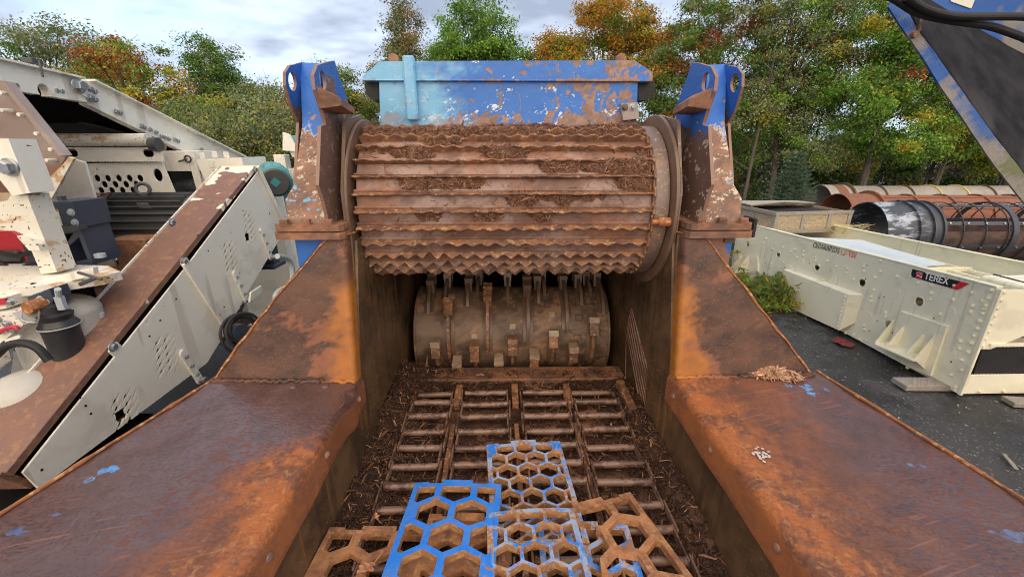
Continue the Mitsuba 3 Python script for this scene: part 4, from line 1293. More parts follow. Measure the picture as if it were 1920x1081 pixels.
# spring bracket with shelf and two gussets
bp = [(5.321,0.741),(4.689,0.79),(4.679,0.097),(4.958,0.067),(5.313,0.061)]
add('bracket_plate', slab('x', bp, 5.425, 5.458), 'screen_cream', S)
sh = [(5.362,0.258),(4.771,0.307)]
ang = math.atan2(sh[1][1] - sh[0][1], sh[1][0] - sh[0][0])
shelf = hull([(x, y, z + dz) for (y, z) in sh for x, dz in ((5.43, 0), (5.43, -0.02), (5.24, -0.03), (5.24, -0.05))])
add('bracket_shelf', shelf, 'screen_cream', S)
for y, z in ([(5.192,0.293)][0], [(4.903,0.315)][0]):
    add('bracket_gusset', hull([(x, y + dy, zz) for dy in (0, 0.014) for x, zz in ((5.43, z + 0.26), (5.40, z + 0.26), (5.43, z), (5.26, z - 0.02))]), 'screen_cream', S)
for y, z in (sh[0], sh[1]):
    add('bracket_gusset', hull([(x, y + dy, zz) for dy in (0, 0.014) for x, zz in ((5.43, z + 0.34), (5.425, z + 0.34), (5.43, z - 0.16), (5.25, z - 0.02))]), 'screen_cream', S)
bp = [(9.496,0.456),(8.759,0.643),(8.613,0.319),(9.603,0.026)]
add('bracket_plate', slab('x', bp, 5.425, 5.458), 'screen_cream', S)
for u in [(9.322,0.267),(9.045,0.319)]:
    add('bracket_gusset', hull([(x, u[0] + dy, zz) for dy in (0, 0.02) for x, zz in ((5.43, u[1] + 0.25), (5.40, u[1] + 0.25), (5.43, u[1] - 0.12), (5.16, u[1] - 0.14))]), 'screen_cream', S)
# near end
add('end_beam', bx(5.474, 6.995, 4.335, 4.35, 0.05, 0.315), 'screen_cream', S)
add('end_beam', bx(5.48, 6.99, 4.335, 4.50, 0.05, 0.065), 'screen_cream', S)
add('corner_flange', bx(5.445, 5.475, 4.30, 4.345, 0.05, 1.40), 'screen_cream', S)
add('rubber_flap', slab('y', [(5.58, 0.30), (5.56, 0.70), (6.98, 0.70), (6.98, 0.30)], 4.355, 4.37), 'rubber', S)
add('end_hood', slab('y', [(5.476, 0.66), (5.476, 1.395), (6.99, 1.37), (6.99, 1.20), (6.2, 0.95), (5.62, 0.66)], 4.322, 4.334), 'screen_cream', S)
add('end_hood', hull([(x, y, z) for x in (5.58, 6.98) for y, z in ((4.30, 0.70), (4.335, 0.70), (4.335, 0.735), (4.30, 0.735))]), 'screen_cream', S)
for z in np.linspace(0.70, 1.36, 8):
    add('bolt', BOLT, None, S, to_world=place((5.50, 4.322, z), (0, -1, 0)))
    add('bolt', BOLT, None, S, to_world=place((SX, 4.40, z), (-1, 0, 0)))
for x in np.linspace(5.7, 6.9, 5):
    add('bolt', BOLT, None, S, to_world=place((x, 4.335, 0.085), (0, -1, 0)))
for k in range(7):
    add('cross_tube', cyl((SX + 0.014, 4.9 + 0.75 * k, 0.45), (SF, 4.9 + 0.75 * k, 0.45), 0.07, 16), 'screen_cream', S)
for k in range(16):
    y = 4.5 + 0.33 * k
    add('deck_bar', bx(SX + 0.014, SF, y, y + 0.05, 1.0 - 0.012 * k + 0.05, 1.06 - 0.012 * k + 0.05), 'screen_cream', S)
add('screen_deck', hull([(x, y, z) for x in (SX + 0.016, SF - 0.002) for y, z in ((4.45, 1.02), (9.7, 0.80), (4.45, 1.04), (9.7, 0.82))]), 'screen_cream', S)
for k in range(5):
    add('deck_rail', hull([(x, y, z) for x in (5.62 + 0.3 * k, 5.66 + 0.3 * k) for y, z in ((4.5, 1.15), (6.6, 1.13), (4.5, 1.19), (6.6, 1.17))]), 'screen_cream', S)
sg = [(5.359,1.336),(4.641,1.36),(4.74,1.25),(5.353,1.231)]
sgp = slab('x', sg, 5.452, 5.4575)
add('sign', sgp, 'sign_black', S, label='black name sign with white letters and a red end')
add('sign_stripe', slab('x', [(4.734,1.357),(4.638,1.361),(4.738,1.251),(4.815,1.247)], 5.450, 5.4525), 'sign_red', S)


def lettering(text, p0, p1, cap, mt, name, bold=True, x=SX, stretch=None, slant=0.0):
    """lettering on the near side wall, reading from p0 to p1, points (y, z)"""
    m = meshkit.text_mesh(text, 1.0, 0.01, bold)
    v = np.array(m.vertices)
    L = math.hypot(p1[0] - p0[0], p1[1] - p0[1])
    w = v[:, 0].max() - v[:, 0].min()
    v[:, 0] = (v[:, 0] - v[:, 0].min()) * L / w + slant * cap * v[:, 1]
    v[:, 1] *= cap
    v[:, 2] *= 0.3
    m = tm(v, m.faces)
    d = V(0, p1[0] - p0[0], p1[1] - p0[1]) / L
    m.apply_transform(frame(V(x, *p0), d, V(0, 0, 1)))
    return add(name, m, mt, S, smooth=False)


w0, w1, w2, w3 = [(7.245,1.2),(6.64,1.23),(6.6,1.222),(6.293,1.242)]
lettering('CEDARAPIDS', w0, w1, 0.088, 'sign_black', 'lettering', bold=False, x=5.458)
lettering('LJ-TSV', w2, w3, 0.085, 'sign_red', 'lettering', bold=False, x=5.458)
w0, w1 = [(5.167,1.258),(4.863,1.276)]
lettering('TEREX', w0, w1, 0.085, 'sign_white', 'lettering', x=5.452)
lg = [(5.285,1.318),(5.21,1.323),(5.198,1.249),(5.271,1.247)]
add('emblem', slab('x', lg, 5.4495, 5.4522), 'sign_white', S)
lc = np.mean(lg, axis=0)
for dy, dz, a, b in ((0.022, 0.012, .012, .02), (0, 0.02, .006, .03), (-0.022, 0.012, .012, .02), (0, -0.030, .038, .012)):
    add('emblem_mark', bx(5.4475, 5.4498, lc[0] + dy - a, lc[0] + dy + a, lc[1] + dz - b, lc[1] + dz + b, 0.001), 'sign_red', S)
q = [(6.04,7.222),(7.185,7.11),(6.485,5.466),(6.034,6.072)]
single('cover_sheet', hull([(x, y, z) for x, y in ((5.60, 8.15), (6.75, 7.75), (6.55, 5.95), (5.62, 5.75)) for z in (1.205 - (8 - y) * -0.01, 1.215 - (8 - y) * -0.01)]), 'white_sheet', 'pale blue white sheet lying in the top of the cream screen box', 'cover sheet')
add('strut', bar((5.55, 5.9, 1.17), (6.9, 5.9, 1.17), 0.05, 0.06), 'screen_cream', S)
bb = thing('strapped_bundle', 'cream wrapped bundle with a black strap in the near end of the screen box', 'bundle')
add('panel', roughen(bx(6.05, 6.98, 4.45, 5.05, 1.12, 1.34, 0.02), 0.012, 5, 3, 0.09), 'screen_cream', bb)
add('strap', cat([bx(6.22, 6.245, 4.44, 5.06, 1.338, 1.352, 0.001), bx(6.22, 6.245, 4.436, 4.448, 1.10, 1.35, 0.001)]), 'rubber', bb)

# crate on the far end of the screen
K = thing('wooden_crate', 'weathered grey wooden crate with chipboard sides on the far end of the screen box', 'crate')
kx0, kx1, ky0, ky1, kz0, kz1 = 5.52, 7.32, 8.60, 10.0, 1.20, 1.60
KT = T().translate([5.6, 8.9, 0.0]).rotate([0, 0, 1], 7).translate([-5.6, -8.9, 0.0])
for nm, m in [('side_panel', bx(kx0 + .02, kx1 - .02, ky0 + .02, ky0 + .035, kz0, kz1)), ('side_panel', bx(kx0 + .02, kx1 - .02, ky1 - .035, ky1 - .02, kz0, kz1)),
              ('side_panel', bx(kx0 + .02, kx0 + .035, ky0 + .036, ky1 - .036, kz0, kz1)), ('side_panel', bx(kx1 - .035, kx1 - .02, ky0 + .036, ky1 - .036, kz0, kz1)),
              ('floor_panel', bx(kx0, kx1, ky0, ky1, kz0 - .03, kz0))]:
    add(nm, m, 'chip_board', K, to_world=KT)
for x in (kx0, kx0 + 0.62, kx0 + 1.24, kx1 - 0.09):
    add('batten', bx(x, x + 0.09, ky0, ky0 + .019, kz0 + 0.05, kz1 - 0.05), 'weathered_wood', K, to_world=KT)
for z in (kz0 - 0.02, kz1 - 0.05):
    add('batten', bx(kx0 - .01, kx1 + .01, ky0 - .003, ky0 + .019, z, z + 0.075), 'weathered_wood', K, to_world=KT)
    add('batten', bx(kx0 - .02, kx0 + .019, ky0 + 0.02, ky1, z, z + 0.075), 'weathered_wood', K, to_world=KT)
for y in (ky0 + 0.02, ky0 + 0.65, ky1 - .08):
    add('batten', bx(kx0 - .001, kx0 + .018, y, y + 0.08, kz0 + 0.06, kz1 - 0.05), 'weathered_wood', K, to_world=KT)
add('lid_board', hull([(x, y, z) for x, y, zz in ((kx0 - 0.03, ky0 + 0.75, kz1 + .05), (kx0 + 0.0, ky1, kz1 + .07), (kx1 - 0.2, ky1, kz1 + .05), (kx1, ky0 + 1.0, kz1 + .04), (kx0 + 0.8, ky0 + 0.8, kz1 + .11)) for z in (zz, zz + 0.02)]), 'weathered_wood', K, to_world=KT)
add('lining', bx(kx0 + 0.1, kx1 - 0.1, ky0 + 0.1, ky1 - 0.1, kz0 + 0.05, kz1 - 0.04, 0.02), 'rubber', K, to_world=KT)


# trommel drums behind
mat('mesh_brown', lambda p, n, uv: mix((0.030, 0.024, 0.022), (0.115, 0.062, 0.042), smoothstep(0.3, 0.7, W3(p, 4)) * (0.5 + 0.5 * noise(p.x * 60, p.z * 60, p.y * 60))), 0.7)
def trommel(label, x, y, z, R, L, mt, style, tilt=-0.03):
    t = thing('trommel_drum', label, 'trommel drum', 'trommel drums lying behind the cream screen box')
    ax = V(1, tilt, 0) / math.hypot(1, tilt)
    o = V(x, y, z)

    def ring(a, b, r0, r1, name='drum_ring', m=mt):
        add(name, lathe([(r0, a), (r1, a), (r1, b), (r0, b), (r0, a)], o, ax, 56), m, t, smooth=35)
    ring(0, 0.95, R - 0.015, R)
    if style == 'black':
        for a in (0.72, 1.05):
            ring(a, a + 0.05, R, R + 0.055, 'ring_flange')
        ring(0.95, 1.28, R - 0.015, R - 0.001)
        ring(1.28, 1.33, R - 0.06, R + 0.04, 'ring_flange')
        for k in range(8):
            a = 2 * PI * k / 8 + 0.30
            u = V(-tilt, 1, 0) / math.hypot(1, tilt) * math.cos(a) + V(0, 0, 1) * math.sin(a)
            b = add('long_bar', bar(o + ax * 1.33 + u * (R - 0.03), o + ax * L + u * (R - 0.03), 0.09, 0.02, up=u), mt, t)
            for q in np.arange(1.45, 5.2, 0.42):
                p = o + ax * q + u * (R - 0.02)
                if a % (2 * PI) > PI * 0.9 or math.sin(a) > 0.4:
                    add('bolt', cyl(p, p + u * 0.025, 0.022, 8), 'zinc', b)
        for q in np.arange(2.9, L, 1.55):
            ring(q, q + 0.13, R - 0.02, R + 0.012, 'wide_hoop')
        for q in np.arange(1.75, L, 0.52):
            ring(q, q + 0.022, R - 0.012, R + 0.004, 'thin_hoop', 'black_paint')
        ring(L - 0.5, L, R - 0.015, R, 'drum_ring')
        rows = [[o + ax * q + R * 0.95 * (V(-tilt, 1, 0) * math.cos(a) + V(0, 0, 1) * math.sin(a)) for q in np.linspace(1.33, L - 0.5, 8)] for a in np.radians(np.linspace(168, 372, 20))]
        add('wire_mesh', sheet(np.array(rows), V(0, 0, 0.006)), 'mesh_brown', t)
    elif style == 'rust':
        ring(0.86, 0.91, R, R + 0.09, 'ring_flange')
        for q in np.arange(1.0, L - 0.2, 1.0):
            ring(q, q + 0.98, R - 0.07, R - 0.055, 'drum_panel')
        for q in np.arange(1.95, L, 1.0):
            ring(q, q + 0.05, R - 0.05, R - 0.005, 'hoop')
        for k in range(10):
            a = 2 * PI * k / 10
            u = V(0, 1, 0) * math.cos(a) + V(0, 0, 1) * math.sin(a)
            add('long_bar', bar(o + ax * 1.0 + u * (R - 0.045), o + ax * L + u * (R - 0.045), 0.07, 0.03, up=u), mt, t)
    else:
        ring(0.30, 0.62, R - 0.0, R + 0.004, 'rust_band', 'trommel_rust')
        ring(0.75, 0.80, R, R + 0.08, 'ring_flange', 'dark_steel')
        for q in np.arange(0.97, L - 0.9, 0.9):
            ring(q, q + 0.88, R - 0.05, R - 0.035, 'drum_panel')
        for k, q in enumerate(np.arange(1.85, L, 0.9)):
            ring(q, q + 0.035, R - 0.04, R + 0.01, 'hoop', 'yellow_paint' if k in (2, 3) else 'dark_steel')
        ring(L - 0.5, L - 0.45, R, R + 0.05, 'ring_flange', 'dark_steel')
        ring(L - 0.05, L, R - 0.2, R, 'drum_ring')
    add('cradle', cat([bx(x + 0.8, x + 0.95, y - 0.7, y + 0.7, 0.0, z - R + 0.09), bx(x + L - 1.2, x + L - 1.05, y - 0.8, y + 0.6, 0.0, z - R + 0.09)]), 'weathered_wood', t)


trommel('black steel trommel drum with open hoops and white bolts, nearest of the three drums', 8.95, 10.30, 0.86, 0.745, 6.6, 'trommel_black', 'black')
trommel('rust red trommel drum between the black drum and the grey one', 9.72, 12.3, 0.86, 0.74, 8.2, 'trommel_rust', 'rust')
trommel('grey trommel drum with thin hoops, farthest of the three drums', 10.62, 14.3, 0.98, 0.70, 8.5, 'trommel_grey', 'grey', -0.01)

# blue discharge chute hanging over the yard at the upper right
B_ = thing('discharge_chute', 'raised blue steel chute with a dark dusty underside, cut by the upper right corner', 'chute')
fo = [(2.5,3.776),(2.831,3.471),(3.581,2.778),(4.202,2.274)]
fi = [(4.309,2.324),(3.828,2.72),(3.505,2.983),(3.087,3.348),(2.76,3.625),(2.584,3.819),(2.53,3.831)]
fl = slab('y', fo + fi, 3.19, 3.205)
add('edge_flange', roughen(fl, 0.006, 4, 3, 0.08), 'chute_blue', B_, smooth=30)
cr = [(2.584,3.819),(2.76,3.625),(3.087,3.348),(3.505,2.983),(3.828,2.72),(4.309,2.324)]
fa = [(3.765,4.116),(4.203,3.94),(4.478,3.839),(4.773,3.727),(5.207,3.542),(5.674,3.312)]
rows = [[V(a[0], 3.206, a[1]) * (1 - t) + V(b[0], 4.3, b[1]) * t for t in np.linspace(0, 1, 10)] for a, b in zip(cr, fa)]
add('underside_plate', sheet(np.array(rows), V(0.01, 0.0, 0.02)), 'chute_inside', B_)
bd = [(3.417,4.259),(3.774,4.119),(4.213,3.943),(4.489,3.841),(4.784,3.729),(5.22,3.543),(5.687,3.313),(6.43,3.314),(5.252,5.593),(3.115,5.567)]
add('body_plate', slab('y', bd, 4.312, 4.33), 'chute_blue', B_)
rb = [(3.49,4.153),(4.165,3.895),(4.731,3.683),(5.629,3.26),(5.586,3.353),(4.7,3.761),(4.144,3.953),(3.532,4.201)]
add('lower_rib', slab('y', rb, 4.22, 4.31), 'chute_blue', B_)
add('sticker', slab('y', [(3.94,4.146),(4.169,4.172),(4.155,4.073),(3.952,4.126)], 4.303, 4.311), 'sticker', B_)
add('bolt', cyl(*[V(q[0], 3.19 - 0.03 * k, q[1]) for k, q in enumerate([(2.714,3.613),(2.714,3.613)])], 0.022, 8), 'steel_rust', B_)
add('hinge_bar', bar(*[V(q[0], 3.18, q[1]) for q in [(2.74,3.63),(2.708,3.799)]], 0.024, 0.02), 'dark_steel', B_)
add('support_frame', cat([bx(5.2, 5.5, 3.0, 3.3, 0, 5.2), bar((5.3, 3.3, 4.9), (4.6, 4.4, 4.9), 0.2, 0.2)]), 'navy_paint', B_)
for i, pts in enumerate([[(2.321,3.813),(2.436,3.802),(2.628,3.72),(2.853,3.679),(3.113,3.65),(3.27,3.614),(3.433,3.566),(3.733,3.459)], [(2.494,3.791),(2.632,3.729),(2.815,3.692),(3.022,3.688),(3.228,3.689),(3.507,3.681)]]):
    P = spline([(x, 3.1 - 0.05 * i, z) for x, z in pts], 60)
    single('hydraulic_hose', tube(P, 0.023, 12), 'rubber', ['lower of the two black hydraulic hoses crossing the blue chute', 'upper of the two black hydraulic hoses crossing the blue chute'][i], 'hose')
# ------------------------------------------------------------------ cream crushing plant on the left
C_ = thing('crushing_plant', 'cream painted crushing plant with a sloping belt guard and finned motor, left of the grinder', 'crushing plant')
# belt guard: sloping box with a rusted top, its cover plates a little outside
g0 = [(1.587,1.505),(4.021,2.729),(4.356,2.102),(3.557,1.716),(2.871,1.359),(1.657,1.346)]
(ya, za), (yb, zb), (yc, zc), (yd, zd), (ye, ze), (yf, zf) = g0
BG = key('belt_guard', C_)
dd = V(yb - ya, zb - za)
dd /= np.linalg.norm(dd)
nn = V(-dd[1], dd[0])


def off(p, a, b):
    return (p[0] + dd[0] * a + nn[0] * b, p[1] + dd[1] * a + nn[1] * b)


body = [off(g0[0], -0.02, 0.0), off(g0[1], 0.0, 0.0), off(g0[2], -0.02, 0), (yd, zd), (ye, ze), (yf, zf)]
add('guard_body', slab('x', body, -2.62, -2.335), 'guard_rust', BG, label='guard box with a rusted top face and patches of cream paint')
add('top_rim', bar((-2.615, *off(g0[0], 0, 0.006)), (-2.615, *off(g0[1], 0, 0.006)), 0.012, 0.02), 'cream_chipped', BG)
add('top_rim', bar((-2.326, *off(g0[0], 0, -0.016)), (-2.326, *off(g0[1], 0, -0.016)), 0.030, 0.042), 'guard_rust', BG)
seam_t, seam_b = [(2.877,2.129),(3.147,1.488)]
top0, top1 = off(g0[0], 0.02, -0.052), off(g0[1], -0.0, -0.048)
mid = off(seam_t, 0, -0.045)


def slots(c, n=5, m=5):
    out = []
    for i in range(n):
        for j in range(m):
            y, z = c[0] + (i - (n - 1) / 2) * 0.034 + (j - 2) * 0.006, c[1] + (j - (m - 1) / 2) * 0.048 - (i - 2) * 0.006 + (0.024 if i % 2 else 0)
            out.append(Polygon([(y - 0.026, z - 0.017), (y - 0.017, z - 0.024), (y + 0.026, z + 0.017), (y + 0.017, z + 0.024)]))
    return out


VC_ = [(3.741,2.22),(3.399,2.032),(2.546,1.584),(2.174,1.399)]
hl = [q for c in VC_ for q in slots(c)]
for c, (dy, dz) in ((VC_[0], (-0.06, -0.07)), (VC_[3], (-0.035, 0.02))):
    hl.append(sbox(c[0] + dy - 0.032, c[1] + dz - 0.032, c[0] + dy + 0.032, c[1] + dz + 0.032))
pA = Polygon([top0, mid, seam_b, (ye, ze), (yf, zf)])
pB = Polygon([mid, top1, g0[1], g0[2], (yd, zd), seam_b])
tab = Polygon([off(g0[0], 0, -0.09)] + [off([(2.229,1.819)][0], a, b) for a, b in ((-0.03, -0.09), (-0.03, -0.01), (0, 0.012), (0.03, -0.01), (0.03, -0.09))])
tabs = [Polygon([off(p, a, b) for a, b in ((-0.035, -0.10), (-0.035, 0.0), (0, 0.025), (0.035, 0.0), (0.035, -0.10))]) for p in [(2.227,1.813),(2.89,2.428),(2.907,2.141)]]
for p, lab in ((pA, 'lower cover plate with two groups of vent slots'), (pB, 'upper cover plate with two groups of vent slots')):
    p = p.buffer(0)
    for t in tabs:
        if p.distance(t) < 0.01 and p.intersection(t).area > 0.0005:
            p = p.union(t)
    for h in hl:
        p = p.difference(h)
    p = max(getattr(p, 'geoms', [p]), key=lambda q: q.area)
    add('cover_plate', slab('x', p, -2.308, -2.296), 'cream_paint', BG, label=lab)
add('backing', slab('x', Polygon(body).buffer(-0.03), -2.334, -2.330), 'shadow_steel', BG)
for a, b in ((seam_t, seam_b), (g0[1], g0[2])):
    add('seam_flange', bar((-2.285, *a), (-2.285, *b), 0.02, 0.035), 'cream_paint', BG)
add('end_cap', hull([(x, *p) for x in (-2.62, -2.29) for p in (off(g0[1], 0, 0.012), off(g0[1], 0.03, -0.01), off(g0[2], 0.02, 0), off(g0[2], 0.0, 0))]), 'cream_paint', BG)
for q in [(2.217,1.818),(2.873,2.416),(2.892,2.14),(3.976,2.703)]:
    add('bolt', mikit.ply(hexbolt(0.020, 0.022), 'zinc', smooth=30), None, BG, to_world=place((-2.296, *q), (1, 0, 0)))
for (p, q) in zip([(3.891,2.158),(3.393,1.902),(2.671,1.542)], [(3.96,1.898),(3.466,1.649),(2.75,1.285)]):
    d = V(q[0] - p[0], q[1] - p[1])
    L = np.linalg.norm(d)
    d /= L
    m = extr(sbox(0, -0.028, L, 0.028).union(Point(0, 0).buffer(0.028)).union(Point(L, 0).buffer(0.028)), 0.014)
    m.apply_transform(frame(V(-2.294, *p), V(0, *d), V(0, -d[1], d[0])))
    k = add('latch_bar', m, 'cream_paint', BG)
    for t in (0.12, 0.45, 0.78):
        add('bolt', mikit.ply(hexbolt(0.011, 0.014), 'zinc', smooth=30), None, k, to_world=place((-2.280, p[0] + d[0] * L * t, p[1] + d[1] * L * t), (1, 0, 0)))
    add('pin', cyl((-2.30, *q), (-2.24, *q), 0.024, 14, bev=0.003), 'zinc', k)
rng = np.random.default_rng(4)
for q in [(3.158,2.153),(3.092,2.285),(2.912,2.096),(3.122,1.646),(2.747,1.916),(2.576,1.831),(1.966,1.648),(1.977,1.591),(1.988,1.534),(1.694,1.423),(2.467,1.768),(3.189,1.687),(4.091,2.294),(3.685,2.378)]:
    add('rivet', cyl((-2.297, *q), (-2.2925, *q), 0.006, 8), 'shadow_steel', BG)

# upright side plate, motor and its mount
add('side_plate', slab('y', [(-3.304,2.811),(-3.228,2.787),(-3.239,1.818),(-3.882,0.649),(-4.49,0.88),(-3.791,2.318)], 3.39, 3.41), 'cream_paint', C_)
mo = [(-2.939,2.524)][0]
MR = 0.27
MC = V(0, 3.66, mo[1] - MR + 0.01)
M_ = key('electric_motor', C_)
x0, x1 = -3.42, -2.64
add('motor_body', cyl((x0, MC[1], MC[2]), (x1, MC[1], MC[2]), MR - 0.045, 40), 'motor_grey', M_, label='dark motor body')
for k in range(21):
    a = math.radians(-62 + k * 13.0)
    u = V(0, -math.cos(a), math.sin(a))
    add('cooling_fin', bar(V(x0 + 0.03, MC[1], MC[2]) + u * (MR - 0.03), V(x1 - 0.03, MC[1], MC[2]) + u * (MR - 0.03), 0.011, 0.065, up=u, b=0.002), 'motor_grey', M_)
add('fan_cowl', cyl((x0 - 0.12, MC[1], MC[2]), (x0 + 0.03, MC[1], MC[2]), MR, 40, bev=0.02), 'steel_rust', M_)
add('end_shield', cyl((x1 - 0.03, MC[1], MC[2]), (x1 + 0.04, MC[1], MC[2]), MR - 0.01, 40, bev=0.02), 'motor_grey', M_)
e = [(-3.019,2.562)][0]
add('lifting_eye', cat([torus((e[0], 3.6, MC[2] + MR + 0.035), (0.5, -1, 0.3), 0.045, 0.014, 24, 8), cyl((e[0], 3.6, MC[2] + MR - 0.04), (e[0], 3.6, MC[2] + MR), 0.03, 16)]), 'motor_grey', M_)
e = [(-2.922,2.455)][0]
add('label_tape', bar((e[0] - 0.045, 3.45, e[1]), (e[0] + 0.045, 3.45, e[1]), 0.005, 0.05, up=(0, -0.5, 1)), 'zinc', M_)
add('terminal_box', bx(*[q[0] for q in [(-3.086,2.135),(-2.83,2.133)]], 3.25, 3.5, *[q[1] for q in [(-3.034,1.918),(-2.945,2.231)]], 0.015), 'steel_rust', M_)
add('motor_foot', bx(-3.42, -2.63, 3.28, 3.9, 1.90, 1.97), 'guard_rust', M_)
add('motor_base', bx(-3.45, -2.63, 3.30, 4.0, 1.2, 1.895), 'guard_rust', C_)
add('mount_bracket', bx(-2.9, -2.63, 3.2, 3.28, 1.93, 1.985), 'guard_rust', C_)
add('cut_away', slab('y', [(-3.237,2.516),(-3.123,2.557),(-3.206,2.483),(-3.246,2.433)], 3.41, 3.44), 'steel_rust', C_)

# perforated panels between the beams
pan = [(-3.986,2.751),(-3.265,2.76),(-3.211,2.465),(-3.283,2.177),(-4.055,2.179)]
ho = [ell(*q, 0.030, 0.033, 18) for q in [(-3.908,2.615),(-3.809,2.615),(-3.707,2.615),(-3.607,2.615),(-3.508,2.615),(-3.856,2.559),(-3.756,2.558),(-3.656,2.558),(-3.558,2.561),(-3.905,2.502),(-3.805,2.501),(-3.705,2.501),(-3.604,2.503)]]
ho.append(ell(*[(-3.333,2.644)][0], 0.042, 0.060))
add('perforated_panel', slab('y', pan, 4.195, 4.21, ho), 'cream_paint', C_)
pan = [(-4.163,2.894),(-3.21,2.894),(-3.214,2.766),(-4.148,2.767)]
ho = []
for q in [(-4.021,2.845),(-3.335,2.842)]:
    ho.append(sbox(q[0] - 0.05, q[1] - 0.035, q[0] + 0.05, q[1] + 0.035).buffer(-0.03).buffer(0.03))
add('slotted_panel', slab('y', pan, 4.15, 4.165, ho), 'cream_paint', C_)
a, b = [(-4.111,2.957),(-3.276,2.958)]
add('cross_pipe', cyl((a[0], 4.12, a[1]), (b[0], 4.12, b[1]), 0.055, 20), 'cream_chipped', C_)
add('roller_shaft', cyl((a[0], 4.2, a[1] - 0.06), (b[0] + 0.06, 4.2, b[1] - 0.06), 0.035, 16), 'steel_rust', C_)
add('end_bearing', cyl((b[0], 4.14, b[1] - 0.04), (b[0] + 0.07, 4.14, b[1] - 0.04), 0.06, 18), 'motor_grey', C_)
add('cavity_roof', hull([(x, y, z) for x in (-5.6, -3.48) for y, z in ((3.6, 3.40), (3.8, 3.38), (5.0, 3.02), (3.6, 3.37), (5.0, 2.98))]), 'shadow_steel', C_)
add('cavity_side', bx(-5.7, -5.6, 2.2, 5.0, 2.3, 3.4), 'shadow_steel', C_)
# belt and dark space under the beams
cav = [(-5.216,3.444),(-4.487,3.322),(-3.539,2.814),(-3.724,2.047),(-5.371,2.053)]
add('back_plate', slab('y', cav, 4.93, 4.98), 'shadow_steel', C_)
q0, q1 = [(-4.682,3.301),(-3.731,3.013)]
add('conveyor_belt', hull([(x, y, z) for (x, z), y in ((q0, 4.5), (q1, 4.5), ((q0[0], q0[1] - 0.45), 4.55), ((q1[0], q1[1] - 0.02), 4.55)) for y in (y, y + 0.02)]), 'rubber', C_)
add('belt_edge', tube([(q0[0], 4.49, q0[1]), ((q0[0] + q1[0]) / 2, 4.49, (q0[1] + q1[1]) / 2 - 0.02), (q1[0], 4.49, q1[1])], 0.012, 6), 'motor_grey', C_)
# side beams of the screen
LB = [(2.2, 3.49), (2.2, 3.28)]
bm = [(3.764,3.407),(3.755,3.236)]
b1 = [(2.2, bm[0][1] + 0.10), bm[0], bm[1], (2.2, bm[1][1] + 0.08)]
add('side_beam', slab('x', b1, -3.47, -3.40, [ell(*[(3.438,3.282)][0], 0.045, 0.05)]), 'cream_paint', C_, label='level cream side beam')
add('beam_flange', hull([(x, y, z + dz) for x in (-3.47, -3.36) for (y, z) in (b1[0], b1[1]) for dz in (0, 0.014)]), 'cream_paint', C_)
b2 = [(3.771,3.393),(3.858,3.405),(5.928,2.716),(5.68,2.526),(4.787,2.833),(3.781,3.222)]
add('side_beam', slab('x', b2, -3.49, -3.42), 'cream_paint', C_, label='sloping cream side beam')
add('beam_flange', hull([(x, y, z + dz) for x in (-3.49, -3.37) for (y, z) in (b2[1], b2[2]) for dz in (0, 0.014)]), 'cream_paint', C_)
lk = [(3.664,3.356),(3.708,3.385),(3.736,3.388),(3.859,3.29),(3.838,3.255),(3.797,3.248),(3.659,3.318)]
LK = add('link_plate', slab('x', lk, -3.415, -3.385), 'cream_paint', C_)
for q, r in zip([(3.696,3.349),(3.793,3.342),(3.83,3.326),(3.776,3.277),(3.813,3.261)], (0.042, 0.018, 0.018, 0.018, 0.018)):
    add('bolt', mikit.ply(hexbolt(r, r * 1.3), 'zinc', smooth=30), None, LK, to_world=place((-3.385, *q), (1, 0, 0)))
HB = mikit.ply(hexbolt(0.016, 0.018), 'zinc', smooth=30)
for q in [(3.253,3.298),(3.53,3.296),(3.57,3.297),(4.008,3.187),(4.047,3.177),(4.244,3.081),(4.271,3.068),(4.334,3.052),(4.398,3.03),(4.452,2.992),(4.498,2.983),(4.542,2.969),(4.621,2.965),(4.66,2.95),(4.99,2.87)]:
    add('bolt', HB, None, C_, to_world=place((-3.405, *q), (1, 0, 0)))
cl = [(3.43,3.451)][0]
add('beam_clamp', cat([bx(-3.46, -3.38, cl[0] - 0.03, cl[0] + 0.05, cl[1] + 0.01, cl[1] + 0.045), bar((-3.36, cl[0], cl[1] + 0.03), (-3.35, cl[0] - 0.02, cl[1] - 0.08), 0.012, 0.012)]), 'motor_grey', C_)
add('top_cover', hull([(x, y, z) for x in (-5.2, -3.6) for y, z in ((2.0, 3.46), (3.6, 3.40), (2.0, 3.50), (3.6, 3.44))]), 'motor_grey', C_)
# hatches and boxes behind the guard
add('hatch_box', slab('y', [(-3.466,2.858),(-3.189,2.853),(-3.185,2.667),(-3.457,2.667)], 4.42, 4.9), 'cream_paint', C_)
hb = [(-3.23,2.759),(-3.162,2.784)]
add('hatch_latch', cat([torus((hb[1][0], 4.40, hb[1][1]), (0, -1, 0), 0.03, 0.009, 18, 6), bar((hb[0][0] - 0.02, 4.39, hb[0][1]), (hb[1][0], 4.39, hb[1][1]), 0.018, 0.014)]), 'motor_grey', C_)
add('panel_strip', slab('y', [(-3.189,2.853),(-3.13,2.858),(-3.097,2.444),(-3.173,2.444)], 4.44, 4.46), 'cream_paint', C_)
K2 = add('control_box', slab('y', [(-3.027,2.781),(-2.592,2.801),(-2.581,2.551),(-2.983,2.551)], 4.32, 4.75), 'cream_paint', C_)
for k in range(4):
    q = [(-2.888,2.677),(-2.81,2.682)]
    add('louvre', bar((q[0][0], 4.315, q[0][1] - 0.022 * k), (q[1][0], 4.315, q[1][1] - 0.022 * k), 0.012, 0.009), 'motor_grey', K2)
